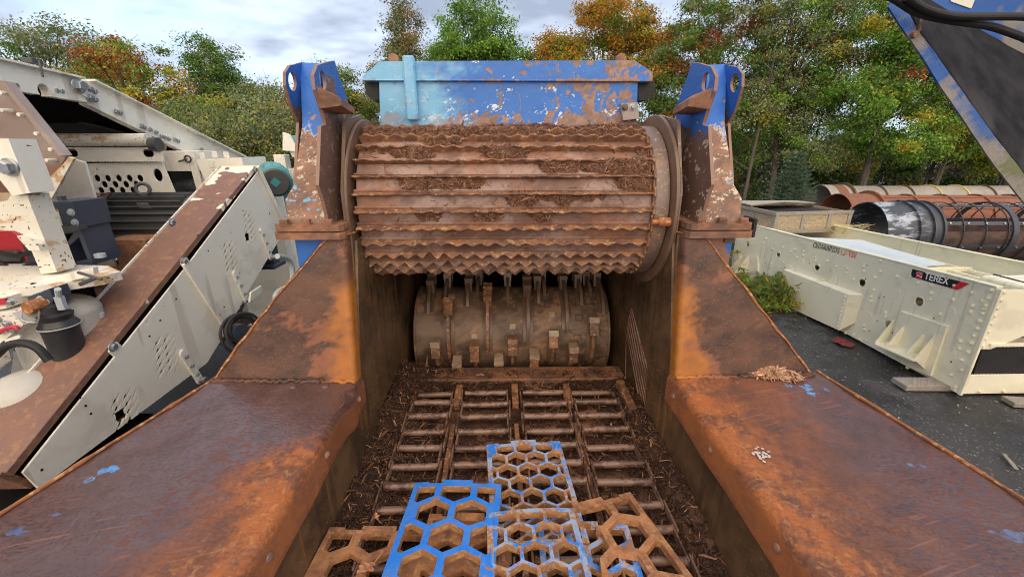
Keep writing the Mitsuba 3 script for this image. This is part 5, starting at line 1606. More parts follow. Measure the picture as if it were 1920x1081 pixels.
add('sticker', slab('y', [(-2.918,2.772),(-2.861,2.776),(-2.86,2.712),(-2.912,2.707)], 4.314, 4.319), 'sticker', K2)
for q in [(-2.976,2.806),(-2.852,2.816),(-2.741,2.816)]:
    add('lifting_tab', cat([bx(q[0] - 0.025, q[0] + 0.025, 4.33, 4.345, q[1] - 0.02, q[1] + 0.035)]), 'cream_paint', K2)
add('recess', slab('y', [(-3.591,2.657),(-3.302,2.657),(-3.308,2.39),(-3.591,2.391)], 4.70, 4.75), 'motor_grey', C_)
q = [(-3.379,2.511)][0]
add('valve', cat([cyl((q[0] - 0.09, 4.6, q[1]), (q[0] + 0.03, 4.6, q[1] + 0.01), 0.06, 16, bev=0.01), cyl((q[0] + 0.03, 4.6, q[1]), (q[0] + 0.10, 4.6, q[1]), 0.075, 16, bev=0.01)]), 'motor_grey', C_)
# teal motor at the head of the guard
tq = [(-2.451,2.617),(-2.348,2.564)]
tc, td = V(tq[1][0], 4.40, tq[1][1]), V(0.55, -1.0, -0.12)
td /= np.linalg.norm(td)
TM = key('drive_motor', C_)
add('motor_body', cyl(tc - td * 0.34, tc, 0.155, 32, bev=0.025), 'teal_paint', TM, label='teal motor body')
add('motor_end', cyl(tc, tc + td * 0.035, 0.135, 32, bev=0.015), 'motor_grey', TM)
add('motor_badge', cyl(tc + td * 0.034, tc + td * 0.040, 0.05, 4), 'teal_paint', TM)
for k in range(12):
    a = 2 * PI * k / 12
    e1 = np.cross(td, V(0, 0, 1)); e1 /= np.linalg.norm(e1)
    e2 = np.cross(td, e1)
    u = e1 * math.cos(a) + e2 * math.sin(a)
    add('cooling_fin', bar(tc - td * 0.30 + u * 0.155, tc - td * 0.09 + u * 0.155, 0.008, 0.02, up=u, b=0.002), 'teal_paint', TM)
add('splash_sheet', slab('y', [(-2.448,2.478),(-2.269,2.601),(-2.352,2.086),(-2.436,1.967)], 4.70, 4.715), 'hose_grey', C_)
add('cream_rail', slab('y', [(-2.454,2.662),(-2.301,2.684),(-2.316,2.594),(-2.446,2.509)], 4.80, 4.83), 'cream_paint', C_)
# chute and dusty plates at the far left
add('chute_plate', slab('y', [(-3.423,3.296),(-3.203,3.288),(-3.181,3.276),(-2.961,2.842),(-3.096,2.711),(-3.203,2.562),(-3.717,2.564)], 3.0, 3.012), 'dusty_steel', C_)
fl = [(-3.177,3.287),(-3.145,3.284),(-2.924,2.845),(-2.96,2.839)]
add('chute_flange', slab('y', fl, 2.94, 3.0), 'dusty_steel', C_)
add('chute_lip', slab('y', [(-3.185,2.579),(-3.142,2.66),(-2.916,2.835),(-2.892,2.825),(-3.121,2.568)], 2.965, 2.985), 'cream_chipped', C_)
for q in [(-3.179,3.216),(-3.115,3.091),(-3.049,2.978),(-2.993,2.882),(-3.209,3.116),(-3.037,2.815)]:
    add('bolt', cyl((q[0], 2.995, q[1]), (q[0], 2.93, q[1]), 0.012, 8), 'cream_paint', C_)
add('chute_mouth', slab('y', [(-3.527,2.745),(-3.263,2.745),(-3.233,2.643),(-3.251,2.553),(-3.62,2.512)], 2.90, 2.93), 'guard_rust', C_)
add('chute_block', slab('y', [(-3.387,2.611),(-3.183,2.614),(-3.185,2.573),(-3.418,2.532)], 2.82, 2.9), 'tan_block', C_)
# column, arch and deck of the near frame
add('column', slab('y', [(-2.797,2.94),(-2.677,2.94),(-2.666,2.658),(-2.766,2.643),(-2.816,2.766),(-2.839,2.829)], 2.42, 2.56), 'cream_paint', C_)
add('column_foot', slab('y', [(-2.804,2.647),(-2.718,2.644),(-2.704,2.195),(-2.799,2.186),(-2.812,2.418),(-2.859,2.444),(-2.957,2.444),(-3.148,2.426),(-3.091,2.569),(-2.834,2.614)], 2.45, 2.57), 'cream_chipped', C_)
q = [(-2.718,2.795)][0]
add('bolt', mikit.ply(hexbolt(0.036, 0.05), 'zinc', smooth=30), None, C_, to_world=place((q[0], 2.42, q[1]), (0, -1, 0)))
add('arch_web', slab('y', [(-2.803,2.422),(-2.752,2.409),(-2.704,2.371),(-2.702,2.339),(-2.764,2.339)], 2.40, 2.45), 'cream_chipped', C_)
q = [(-3.284,2.413),(-3.075,2.36)]
rc = V((q[0][0] + q[1][0]) / 2 - 0.25, 2.80, q[0][1] - 0.26)
add('red_drum', cyl(rc + V(0, -0.02, 0), rc + V(0, 0.25, 0), 0.30, 48, bev=0.02), 'red_paint', C_)
add('platform', slab('z', [(-2.95, 2.1), (-2.60, 2.25), (-2.42, 2.42), (-2.40, 2.52), (-2.6, 2.66), (-3.6, 2.75), (-3.6, 2.1)], [(-2.622,2.177)][0][1] - 0.05, [(-2.622,2.177)][0][1]), 'cream_chipped', C_)
add('platform_skirt', slab('y', [(-3.074,2.115),(-2.758,2.162),(-2.536,2.218),(-2.37,2.254),(-2.376,2.217),(-2.547,2.167),(-2.655,2.113),(-2.753,2.09),(-3.119,2.001)], 2.33, 2.36), 'cream_paint', C_)
add('lever', cat([bar((*[[(-2.432,2.238)][0][0]], 2.3, [(-2.432,2.238)][0][1]), ([(-2.309,2.194)][0][0], 2.3, [(-2.309,2.194)][0][1]), 0.014, 0.014), bar(([(-2.441,2.166)][0][0], 2.3, [(-2.441,2.166)][0][1]), ([(-2.347,2.203)][0][0], 2.3, [(-2.347,2.203)][0][1]), 0.02, 0.02)]), 'motor_grey', C_)
# navy hydraulic power unit
PU = key('power_unit', C_)
add('unit_case', slab('y', [(-2.904,2.574),(-2.748,2.574),(-2.753,2.413),(-2.902,2.407)], 2.72, 2.95), 'navy_paint', PU)
add('unit_frame', slab('y', [(-2.923,2.403),(-2.773,2.41),(-2.763,2.162),(-2.935,2.141)], 2.74, 2.95, [[(-2.917,2.362),(-2.825,2.375),(-2.897,2.299)], [(-2.897,2.278),(-2.8,2.347),(-2.793,2.198),(-2.896,2.177)]]), 'navy_paint', PU)
add('unit_rib', slab('y', [(-2.887,2.421),(-2.724,2.427),(-2.728,2.403),(-2.897,2.383)], 2.68, 2.74), 'motor_grey', PU)
add('unit_back', slab('y', [(-3.16,2.376),(-2.96,2.383),(-2.963,2.105),(-3.178,2.083)], 2.95, 2.97), 'shadow_steel', PU)
add('sticker', slab('y', [(-2.902,2.523),(-2.851,2.529),(-2.853,2.426),(-2.902,2.416)], 2.714, 2.719), 'sticker', PU)
add('sticker_band', slab('y', [(-2.902,2.523),(-2.851,2.529),(-2.852,2.516),(-2.903,2.51)], 2.711, 2.7145), 'sticker_orange', PU)
for q in [(-2.776,2.508),(-2.773,2.444)]:
    add('bolt', mikit.ply(hexbolt(0.017, 0.015), 'hose_grey', smooth=30), None, PU, to_world=place((q[0], 2.72, q[1]), (0, -1, 0)))
q = [(-2.887,2.585)][0]
add('filler_cap', cyl((q[0], 2.8, q[1] - 0.07), (q[0], 2.8, q[1] + 0.015), 0.022, 8), 'motor_grey', PU)
q = [(-2.685,2.227)][0]
add('cap', cyl((q[0], 2.72, q[1] - 0.01), (q[0], 2.72, q[1] + 0.015), 0.03, 16), 'hose_grey', PU)
# machinery in the shade under the arch
MS = key('gear_cluster', C_)
rng = np.random.default_rng(12)
for (u, w, h, mt) in zip([(-3.31,2.215),(-3.21,2.28),(-3.144,2.243),(-3.082,2.221),(-3.237,2.148),(-3.372,2.141),(-3.153,2.125)], (.14, .10, .08, .05, .16, .2, .12), (.08, .16, .2, .22, .07, .06, .06), ('motor_grey', 'rubber', 'navy_paint', 'navy_paint', 'motor_grey', 'rubber', 'zinc')):
    y = 2.72 + 0.1 * rng.random()
    add('gear_block', roughen(bx(u[0] - w / 2, u[0] + w / 2, y, y + 0.12, u[1] - h / 2, u[1] + h / 2, 0.012), 0.006, 12, 3, 0.05), mt, MS)
for pts in ([(-3.293,2.273),(-3.173,2.237),(-3.028,2.271),(-2.921,2.215)], [(-3.298,2.201),(-3.216,2.155),(-3.074,2.179),(-2.969,2.142)]):
    add('hose', tube(spline([(x, 2.68, z) for x, z in pts], 24), 0.014, 8), 'rubber', MS)
add('gear_back', slab('y', [(-3.758,2.462),(-3.145,2.46),(-3.124,1.83),(-4.009,1.837)], 3.02, 3.05), 'shadow_steel', C_)
# lower left: bracket, black cylinder, pale tanks, hose
add('navy_bracket', slab('y', [(-2.637,2.13),(-2.508,2.175),(-2.505,2.117),(-2.546,2.049),(-2.641,2.037)], 2.2, 2.3), 'navy_paint', C_)
q = [(-2.564,2.093)][0]
add('pin_end', cyl((q[0], 2.20, q[1]), (q[0] - 0.01, 2.12, q[1]), 0.035, 18, bev=0.004), 'edge_rust', C_)
a, b = [(-2.546,2.03),(-2.62,1.78)]
AX = V(0.0, 0.0, 1.0)
add('hydraulic_cylinder', lathe([(0, 0), (0.072, 0), (0.080, 0.28), (0.087, 0.285), (0.087, 0.30), (0.068, 0.33), (0.075, 0.36), (0.05, 0.37), (0.05, 0.41), (0.03, 0.415), (0, 0.42)], (a[0] + 0.02, 2.2, a[1] - 0.36), AX, 40), 'black_paint', C_, label='black hydraulic cylinder')
add('cylinder_ring', torus((a[0] + 0.02, 2.2, a[1] - 0.068), AX, 0.087, 0.004, 40, 6), 'hose_grey', C_)
q = [(-2.858,1.802)][0]
add('pale_tank', lathe([(0, 0), (0.15, 0), (0.15, 0.38)] + [(0.15 * math.cos(t), 0.38 + 0.13 * math.sin(t)) for t in np.linspace(0.1, PI / 2, 8)], (q[0], 2.6, q[1] - 0.34), AX, 40), 'tank_paint', C_)
q = [(-2.637,1.775)][0]
add('pale_tank', lathe([(0, 0), (0.18, 0), (0.18, 0.36)] + [(0.18 * math.cos(t), 0.36 + 0.12 * math.sin(t)) for t in np.linspace(0.1, PI / 2, 8)], (q[0], 2.05, q[1] - 0.50), AX, 40), 'tank_paint', C_)
add('pale_tank', lathe([(0, 0), (0.20, 0), (0.20, 0.40)] + [(0.20 * math.cos(t), 0.40 + 0.10 * math.sin(t)) for t in np.linspace(0.1, PI / 2, 8)], (q[0] - 0.05, 2.35, q[1] - 0.20), AX, 40), 'tank_paint', C_)
P = [(-2.489,1.952),(-2.408,2.008),(-2.33,2.021),(-2.274,1.995),(-2.243,1.927)]
add('hose', tube(spline([(x, 1.85, z) for x, z in P], 30), 0.019, 10), 'rubber', C_)
add('cream_block', slab('y', [(-2.779,2.066),(-2.609,2.083),(-2.573,2.016),(-2.733,1.912),(-2.844,1.898)], 2.08, 2.3), 'cream_chipped', C_)
P = [(-2.704,1.974),(-2.649,2.004),(-2.597,2.013),(-2.587,1.997)]
add('red_arc', tube(spline([(x, 2.06, z) for x, z in P], 16), 0.011, 8), 'red_paint', C_)
add('cream_block', slab('y', [(-2.803,2.149),(-2.682,2.149),(-2.687,2.091),(-2.834,2.071)], 2.13, 2.3), 'cream_chipped', C_)
add('red_patch', slab('y', [(-2.744,2.145),(-2.66,2.15),(-2.661,2.118),(-2.759,2.106)], 2.115, 2.13), 'red_paint', C_)
add('sticker', slab('y', [(-2.685,1.939),(-2.597,1.969),(-2.598,1.95),(-2.683,1.914)], 2.065, 2.075), 'sticker', C_)
# hoses, pipes and fittings between the tanks and the frame
for P in ([(-3.003,1.92),(-2.898,1.959),(-2.817,1.952),(-2.734,2.001),(-2.652,2.082)], [(-2.913,1.774),(-2.802,1.881),(-2.727,1.959),(-2.705,2.005)], [(-2.797,2.008),(-2.732,2.069),(-2.693,2.129),(-2.67,2.179)]):
    add('hose', tube(spline([(x, 2.28, z) for x, z in P], 30), 0.013, 8), 'rubber', C_)
for q in [(-2.58,2.147),(-2.686,2.051),(-2.645,2.027),(-2.62,1.989)]:
    add('bolt', mikit.ply(hexbolt(0.014, 0.018), 'zinc', smooth=30), None, C_, to_world=place((q[0], 2.075, q[1]), (0, -1, 0)))
for q in [(-2.573,2.118),(-2.546,2.099)]:
    add('bolt', mikit.ply(hexbolt(0.013, 0.018), 'hose_grey', smooth=30), None, C_, to_world=place((q[0], 2.2, q[1]), (0, -1, 0)))
q = [(-2.528,2.093)][0]
add('pin_clip', tube(spline([(q[0] - 0.05, 2.10, q[1] - 0.01), (q[0] - 0.04, 2.08, q[1] - 0.05), (q[0] + 0.03, 2.08, q[1] - 0.06), (q[0] + 0.05, 2.09, q[1] - 0.005)], 18), 0.004, 6), 'zinc', C_)
add('fitting', cat([cyl((q[0] + 0.10, 2.16, q[1] - 0.02), (q[0] + 0.10, 2.16, q[1] + 0.05), 0.022, 6), cyl((q[0] + 0.10, 2.16, q[1] + 0.05), (q[0] + 0.13, 2.14, q[1] + 0.10), 0.014, 10)]), 'hose_grey', C_)
add('steel_pipe', tube(spline([(-2.9, 2.6, 1.55), (-2.75, 2.45, 1.62), (-2.55, 2.4, 1.70), (-2.5, 2.42, 1.95)], 24), 0.018, 10), 'hose_grey', C_)
add('pipe_flange', slab('y', [(-2.765,1.887),(-2.674,1.905),(-2.687,1.823),(-2.793,1.752),(-2.844,1.753)], 2.0, 2.06), 'cream_chipped', C_)
add('warning_sticker', slab('y', [(-2.645,1.9),(-2.609,1.921),(-2.611,1.886),(-2.652,1.858)], 2.425, 2.43), 'sticker', C_)
# chassis under and behind
add('chassis_plate', slab('x', [(1.6, 0.7), (5.2, 0.9), (5.2, 1.62), (4.0, 1.50), (2.5, 1.0), (1.6, 1.0)], -2.25, -2.20), 'navy_paint', C_)
add('chassis_ledge', hull([(x, y, z) for x in (-2.25, -1.90) for y, z in ((3.0, 1.30), (4.3, 1.58), (3.0, 1.32), (4.3, 1.60))]), 'navy_paint', C_)
add('chassis_plate', slab('x', [(1.6, 0.5), (5.2, 0.6), (5.2, 1.42), (4.3, 1.50), (3.0, 1.24), (1.6, 0.95)], -1.90, -1.87), 'navy_paint', C_)
q = [(4.185,1.785)][0]
add('guard_post', cat([bx(-2.50, -2.33, q[0] - 0.12, q[0] + 0.12, q[1] - 0.04, q[1]), bx(-2.46, -2.36, q[0] - 0.06, q[0] + 0.06, q[1], q[1] + 0.30)]), 'navy_paint', C_)
q = [(3.408,1.694),(3.552,1.722),(3.372,1.543)]
add('tag_plate', slab('x', [(3.344,1.754),(3.509,1.76),(3.497,1.701),(3.304,1.684)], -2.17, -2.155), 'sticker', C_)
for i, P in enumerate([[(3.296,2.074),(3.449,2.008),(3.489,1.909),(3.427,1.786),(3.222,1.74),(3.07,1.708),(2.933,1.663),(2.822,1.631)], [(3.467,1.758),(3.254,1.819),(3.11,1.816),(3.071,1.751),(2.923,1.68)]]):
    add('cable_conduit', tube(spline([(-1.86 + 0.04 * i, y, z) for y, z in P], 40), 0.022, 10), 'hose_grey', C_)
q = [(2.639,1.715)][0]
CC = key('cable_coil', C_)
for k in range(5):
    add('cable_loop', torus((-1.84 + 0.018 * (k % 3), q[0] + 0.012 * math.sin(k * 2), q[1] + 0.012 * math.cos(k * 3)), (1, -0.55 + 0.05 * k, 0.25), 0.095 + 0.012 * (k % 4), 0.010, 40, 8), 'rubber', CC)
add('coil_hub', cyl((-1.87, q[0], q[1]), (-1.82, q[0] - 0.02, q[1]), 0.06, 24), 'navy_paint', CC)
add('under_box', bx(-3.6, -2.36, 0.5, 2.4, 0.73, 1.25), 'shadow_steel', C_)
# body of the plant behind everything
for b in ((-5.2, -3.5, 2.0, 2.2, 0.9, 3.2), (-5.2, -3.5, 5.0, 5.2, 0.6, 2.9), (-3.6, -2.7, 5.05, 5.2, 0.6, 2.45)):
    add('frame_beam', bx(*b), 'cream_paint', C_)
add('undercarriage', cat([bx(-5.0, -2.3, 1.4, 5.6, 0.35, 0.72), bx(-5.0, -4.2, 1.2, 6.0, 0, 0.5), bx(-3.0, -2.2, 1.2, 6.0, 0, 0.5)]), 'navy_paint', C_)

# far small motor on its bracket beyond the left post
FM = thing('bracket_motor', 'small teal motor on a cream bracket plate just left of the left blue post', 'motor')
p0 = [(-2.971,3.078),(-2.892,3.052),(-2.822,2.877),(-2.843,2.837),(-3.01,2.85)]
add('bracket_plate', slab('y', p0, 6.0, 6.04), 'cream_paint', FM)
add('bracket_foot', slab('y', [(-2.944,2.836),(-2.718,2.822),(-2.838,2.739),(-2.92,2.767)], 6.05, 6.3), 'cream_paint', FM)
q = [(-2.933,2.959),(-2.719,2.959)]
add('motor_body', cyl((q[0][0], 6.12, q[0][1]), (q[1][0], 6.12, q[1][1]), 0.085, 24, bev=0.012), 'teal_paint', FM)
add('stand', bx(-3.2, -3.05, 6.1, 6.25, 0, [(-2.951,2.795)][0][1]), 'cream_paint', FM)
# ------------------------------------------------------------------ trees and plants
GREEN = np.array([[0.1208, 0.2282, 0.0591], [0.2014, 0.3356, 0.0806], [0.0806, 0.1611, 0.0484], [0.2954, 0.4161, 0.1074]])
BRIGHT = np.array([[0.1857, 0.3713, 0.0644], [0.2847, 0.4827, 0.0841], [0.1238, 0.26, 0.0544], [0.4208, 0.5693, 0.1113]])
OLIVE = np.array([[0.2103, 0.2475, 0.1039], [0.3093, 0.3342, 0.1485], [0.1485, 0.1857, 0.0792], [0.396, 0.3837, 0.1857]])
SILVER = np.array([[0.2631, 0.3203, 0.1716], [0.3661, 0.4118, 0.2402], [0.183, 0.2402, 0.1144], [0.4805, 0.4576, 0.1373]])
ORANGE = np.array([[0.624, 0.2828, 0.0468], [0.5265, 0.3217, 0.0585], [0.429, 0.1852, 0.039], [0.3315, 0.2925, 0.0585]])
YELLOW = np.array([[0.5844, 0.4619, 0.0641], [0.4147, 0.4052, 0.0754], [0.2828, 0.311, 0.0641], [0.7163, 0.5278, 0.0754]])
RED = np.array([[0.3315, 0.0683, 0.0429], [0.4485, 0.0975, 0.0488], [0.2145, 0.0683, 0.0429], [0.3315, 0.1658, 0.0585]])


def leaves(P, D, size, pal_of, rng, aspect=0.5):
    """folded leaf-shaped pieces at P, facing about D"""
    n = len(P)
    N = D + 0.75 * rng.standard_normal((n, 3))
    N /= np.linalg.norm(N, axis=1, keepdims=True)
    a = rng.standard_normal((n, 3)) + V(0, 0, -0.4)
    a -= N * (a * N).sum(1, keepdims=True)
    a /= np.linalg.norm(a, axis=1, keepdims=True)
    b = np.cross(N, a)
    L = size * rng.uniform(0.6, 1.35, (n, 1))
    W = L * aspect * rng.uniform(0.8, 1.2, (n, 1))
    v = np.stack([P - a * L * 0.5, P + b * W * 0.5 + N * W * 0.16, P + a * L * 0.5 - N * L * 0.08, P - b * W * 0.5 + N * W * 0.16], 1).reshape(-1, 3)
    q = np.array([[0, 1, 2], [0, 2, 3]])
    f = (q[None] + 4 * np.arange(n)[:, None, None]).reshape(-1, 3)
    return v, f, np.repeat(pal_of, 4, 0)


def tree(name, label, x, y, H, lobes, pals, seed, leaf=0.13, per=100, clumps=150, trunk_r=0.13, group='trees behind the yard', spread=0.40, bare=0.0, dry=1.0):
    """lobes: (dx, z, rx, rz, weight) ellipsoids making up the crown; pals(p, r): weights over the palettes"""
    rng = np.random.default_rng(seed)
    leaf, per, clumps = leaf * 0.80, per * 1.35, int(clumps * 1.2)
    t = thing(name, label, 'tree', group)
    wts = np.array([l[4] for l in lobes], float)
    pick = rng.choice(len(lobes), clumps, p=wts / wts.sum())
    L = np.array([l[:4] for l in lobes])[pick]
    d = rng.standard_normal((clumps, 3))
    d /= np.linalg.norm(d, axis=1, keepdims=True)
    r = rng.uniform(0.25, 1.0, clumps) ** 0.5 * (0.72 + 0.55 * meshkit.noise(d * 2.2 + seed, 3))
    R = np.stack([L[:, 2], np.minimum(L[:, 2], 1.9), L[:, 3]], 1)
    Cn = np.stack([x + L[:, 0], np.full(clumps, y), L[:, 1]], 1) + d * R * r[:, None]
    cnt = rng.poisson(per, clumps).clip(8)
    idx = np.repeat(np.arange(clumps), cnt)
    n = len(idx)
    o = rng.standard_normal((n, 3)) * V(1, 1, 0.62) * spread * 0.55 * rng.uniform(0.6, 1.3, clumps)[idx][:, None]
    P = Cn[idx] + o
    # hanging sprays off each clump
    dirn = d[idx] + V(0, 0, 0.5)
    cw = pals(Cn, rng, d)
    names = list(cw)
    W = np.stack([cw[k] for k in names], 1)
    W = W / W.sum(1, keepdims=True)
    ci = np.array([rng.choice(len(names), p=w) for w in W])
    PAL = np.stack([globals()[k] for k in names])
    which = np.where(rng.random(n) < 0.8, ci[idx], ci[rng.integers(0, clumps, n)])
    col = PAL[which, rng.choice(4, n, p=[.35, .25, .25, .15])] * rng.uniform(0.75, 1.25, (n, 1)) * rng.uniform(0.85, 1.15, clumps)[idx][:, None]
    v, f, c = leaves(P, dirn, leaf, col, rng)
    add('crown', tm(v, f), 'leaf', t, smooth=False, color=c)
    # trunk, limbs and twigs
    zt = min(l[1] for l in lobes)
    top = V(x + 0.3 * rng.standard_normal(), y, max(l[1] for l in lobes) + 0.2)
    base = V(x + lobes[0][0] * 0.3, y, -0.1)
    s = np.linspace(0, 1, 12)[:, None]
    tr = base + (top - base) * s + 0.12 * (meshkit.noise(np.concatenate([s * 4, s * 0 + seed, s * 0], 1), 3)[:, None] - 0.5) * V(2, 1, 0)
    add('trunk', tube(tr, trunk_r * (1 - 0.8 * s[:, 0]), 9), 'bark', t)
    br = []
    for i in rng.choice(clumps, min(clumps, 46), replace=False):
        h = np.clip(0.25 + 0.6 * (Cn[i, 2] - 0.8) / max(top[2], 1), 0.15, 0.95) * 0.82
        k = h * 11
        a = tr[int(k)] + (tr[min(11, int(k) + 1)] - tr[int(k)]) * (k % 1)
        b = Cn[i]
        m = (a + b) / 2 + V(0, 0, 0.15) + 0.12 * rng.standard_normal(3)
        br.append(tube(spline([a, m, b + 0.3 * (b - a) * rng.uniform(0, 0.4)], 8), np.linspace(trunk_r * 0.36, 0.008, 9), 4, cap=False))
        for q in range(2):
            e = m + (b - m) * rng.uniform(0.2, 0.9)
            br.append(tube([e, e + 0.5 * rng.standard_normal(3) * V(1, 1, 0.8) + V(0, 0, 0.12)], [0.014, 0.004], 3, cap=False))
    add('branches', cat(br), 'bark', t, label=None, smooth=True)
    return t


def const(**w):
    return lambda P, rng, d: {k: np.full(len(P), v) for k, v in w.items()}


def by(fn):
    return fn


def at_z(z, **k):
    return z


def U(u, y):
    """bearing slope of the old photograph column u, times the distance y"""
    return (u - 943.0) / 790.0 * y


tree('open_tree', 'open grey green tree with thin branches, farthest left above the cream beam', -20.3, 21.0, 7,
     [(-0.92, 6.9, 1.72, 1.09, 1), (1.38, 7.0, 1.49, 0.98, 1), (3.22, 6.4, 1.03, 0.98, 0.7), (0.34, 5.2, 2.53, 1.09, 0.6)], const(OLIVE=.75, GREEN=.25), 1, leaf=0.15, per=60, clumps=140, spread=0.5)
tree('maple_tree', 'autumn maple with orange, yellow and dark red leaves behind the sloping cream beam', -12.5, 15.5, 6,
     [(-1.34, 4.4, 1.34, 1.18, 1), (0.34, 5.1, 1.46, 1.29, 1.3), (1.79, 3.7, 1.46, 1.29, 1.2), (0.45, 2.8, 2.46, 1.18, 1), (2.91, 2.6, 1.34, 1.07, 0.8)],
     lambda P, rng, d: {'ORANGE': 1.4 * np.clip((-12.6 - P[:, 0]) * 1.5, 0, 1) * np.clip(P[:, 2] - 3.0, 0, 1), 'RED': 1.0 * np.clip((P[:, 2] - 3.9) * 1.2, 0, 1) * np.clip(P[:, 0] + 13.0, 0.0, 1), 'YELLOW': 0.32 + 0 * P[:, 2], 'GREEN': 0.25 + 0.9 * np.clip(4.3 - P[:, 2], 0, 1), 'BRIGHT': 0.25 + 0 * P[:, 2]},
     2, leaf=0.125, per=125, clumps=190)
tree('slender_tree', 'slender dark green tree between the red maple and the silvery shrub', -11.6, 19.0, 7,
     [(0.0, 5.6, 1.01, 1.33, 1), (0.41, 4.4, 1.62, 1.21, 1), (0.27, 3.2, 2.16, 1.45, 1)], const(GREEN=.8, OLIVE=.3), 3, leaf=0.13, per=100, clumps=190)
tree('silver_shrub', 'silvery green shrub with yellow lower leaves left of the left blue post', -8.2, 14.0, 5,
     [(-0.96, 3.2, 1.2, 1.12, 1), (0.72, 3.6, 1.2, 1.01, 1), (1.92, 3.0, 1.2, 1.23, 1), (0.24, 1.9, 2.64, 1.23, 1.3)],
     lambda P, rng, d: {'SILVER': 0.6 + 1.2 * np.clip(P[:, 2] - 2.6, 0, 1), 'YELLOW': 0.15 + 0.9 * np.clip(3.1 - P[:, 2], 0, 1), 'GREEN': 0.4 + 0 * P[:, 2]}, 4, leaf=0.11, per=120, clumps=190, trunk_r=0.08)
tree('orange_sapling', 'small orange tinted tree just left of the left blue post, behind the silvery shrub', -8.2, 17.0, 5,
     [(0, 4.3, 0.8, 0.7, 1), (0.2, 3.2, 1.0, 1.0, 1)], const(ORANGE=.6, GREEN=.5), 5, leaf=0.12, per=80, clumps=60, trunk_r=0.07)
tree('dark_tree', 'dark green tree seen between the left blue post and the blue hood', -7.3, 19.5, 6,
     [(0.0, 5.2, 1.26, 1.09, 1), (0.34, 4.0, 1.95, 1.31, 1.2), (0.0, 2.8, 2.3, 1.31, 1), (0.9, 4.3, 1.0, 0.9, 0.9), (1.4, 3.3, 1.0, 0.8, 0.8)], const(GREEN=.7, OLIVE=.3, YELLOW=.12), 6, leaf=0.13, per=110, clumps=190)
tree('dusty_tree', 'narrow dusty olive tree rising above the left end of the blue hood', -4.0, 20.5, 9,
     [(-0.25, 7.4, 0.69, 1.49, 0.8), (0.0, 6.0, 1.25, 1.26, 1), (-1.12, 5.4, 1.12, 0.92, 0.8), (0.0, 4.4, 1.88, 1.15, 0.8)], const(OLIVE=.85, ORANGE=.12), 7, leaf=0.13, per=105, clumps=170, trunk_r=0.09)
tree('round_tree', 'bright green round topped tree above the middle of the blue hood', -1.1, 20.0, 9,
     [(0.0, 7.3, 1.52, 1.43, 1.1), (-1.06, 6.2, 1.19, 1.07, 0.9), (1.19, 6.0, 1.32, 1.19, 0.9), (0.0, 5.2, 2.24, 1.07, 1)], const(BRIGHT=.6, GREEN=.5), 8, leaf=0.14, per=140, clumps=215)
tree('orange_tree', 'tree with orange tipped autumn leaves above the right part of the blue hood', 4.1, 20.0, 9.5,
     [(0.37, 7.8, 1.71, 1.25, 1.2), (-1.83, 6.4, 1.22, 0.91, 0.9), (1.95, 6.5, 1.46, 1.25, 1.1), (0.0, 5.6, 2.93, 1.13, 1.1)],
     lambda P, rng, d: {'ORANGE': 0.30 + 0.9 * np.clip((P[:, 2] - 6.0) / 2, 0, 1), 'YELLOW': 0.25 + 0 * P[:, 2], 'BRIGHT': 0.35 + 0.4 * np.clip(6.5 - P[:, 2], 0, 1), 'OLIVE': .15 + 0 * P[:, 2]}, 9, leaf=0.14, per=150, clumps=240)
tree('tall_tree', 'tall grey green tree with scattered red leaves directly behind the right blue post', 8.1, 18.0, 10,
     [(0, 7.8, 1.5, 1.6, 1.1), (-0.9, 6.2, 1.4, 1.2, 1), (0.8, 5.6, 1.8, 1.4, 1.2), (0, 4.0, 2.2, 1.4, 1.1), (-0.3, 2.6, 2.0, 1.0, .6), (-1.9, 5.0, 1.1, 1.0, .8), (-1.9, 3.6, 1.1, 1.0, .6)],
     lambda P, rng, d: {'GREEN': .7 + 0 * P[:, 2], 'SILVER': .25 + 0 * P[:, 2], 'RED': .22 * np.clip(P[:, 2] - 5, 0, 1), 'ORANGE': .12 + 0 * P[:, 2]}, 10, leaf=0.13, per=140, clumps=240)
tree('feathery_tree', 'tall feathery tree with pale green and reddish sprays, right of the right blue post', 10.4, 16.5, 10,
     [(0, 7.4, 1.6, 1.6, 1.1), (0.5, 5.6, 1.9, 1.3, 1.1), (-0.4, 4.2, 1.8, 1.2, 1), (0.5, 3.0, 1.9, 0.9, .7)],
     lambda P, rng, d: {'SILVER': .55 + 0 * P[:, 2], 'BRIGHT': .5 + 0 * P[:, 2], 'RED': .20 * np.clip(P[:, 2] - 5, 0, 1), 'YELLOW': .12 + 0 * P[:, 2]}, 11, leaf=0.115, per=150, clumps=240)
tree('green_maple', 'large bright green maple in the middle of the right tree belt', 12.6, 15.0, 10,
     [(0, 7.0, 1.7, 1.6, 1.2), (0.8, 5.4, 1.7, 1.2, 1.2), (-0.8, 4.4, 1.6, 1.1, 1.1), (0.8, 3.4, 1.9, 0.9, 1), (2.0, 6.6, 1.4, 1.3, 1)],
     lambda P, rng, d: {'BRIGHT': .75 + 0 * P[:, 2], 'GREEN': .4 + 0 * P[:, 2], 'YELLOW': .18 + 0 * P[:, 2], 'RED': .03 + 0 * P[:, 2]}, 12, leaf=0.125, per=150, clumps=260, trunk_r=0.15)
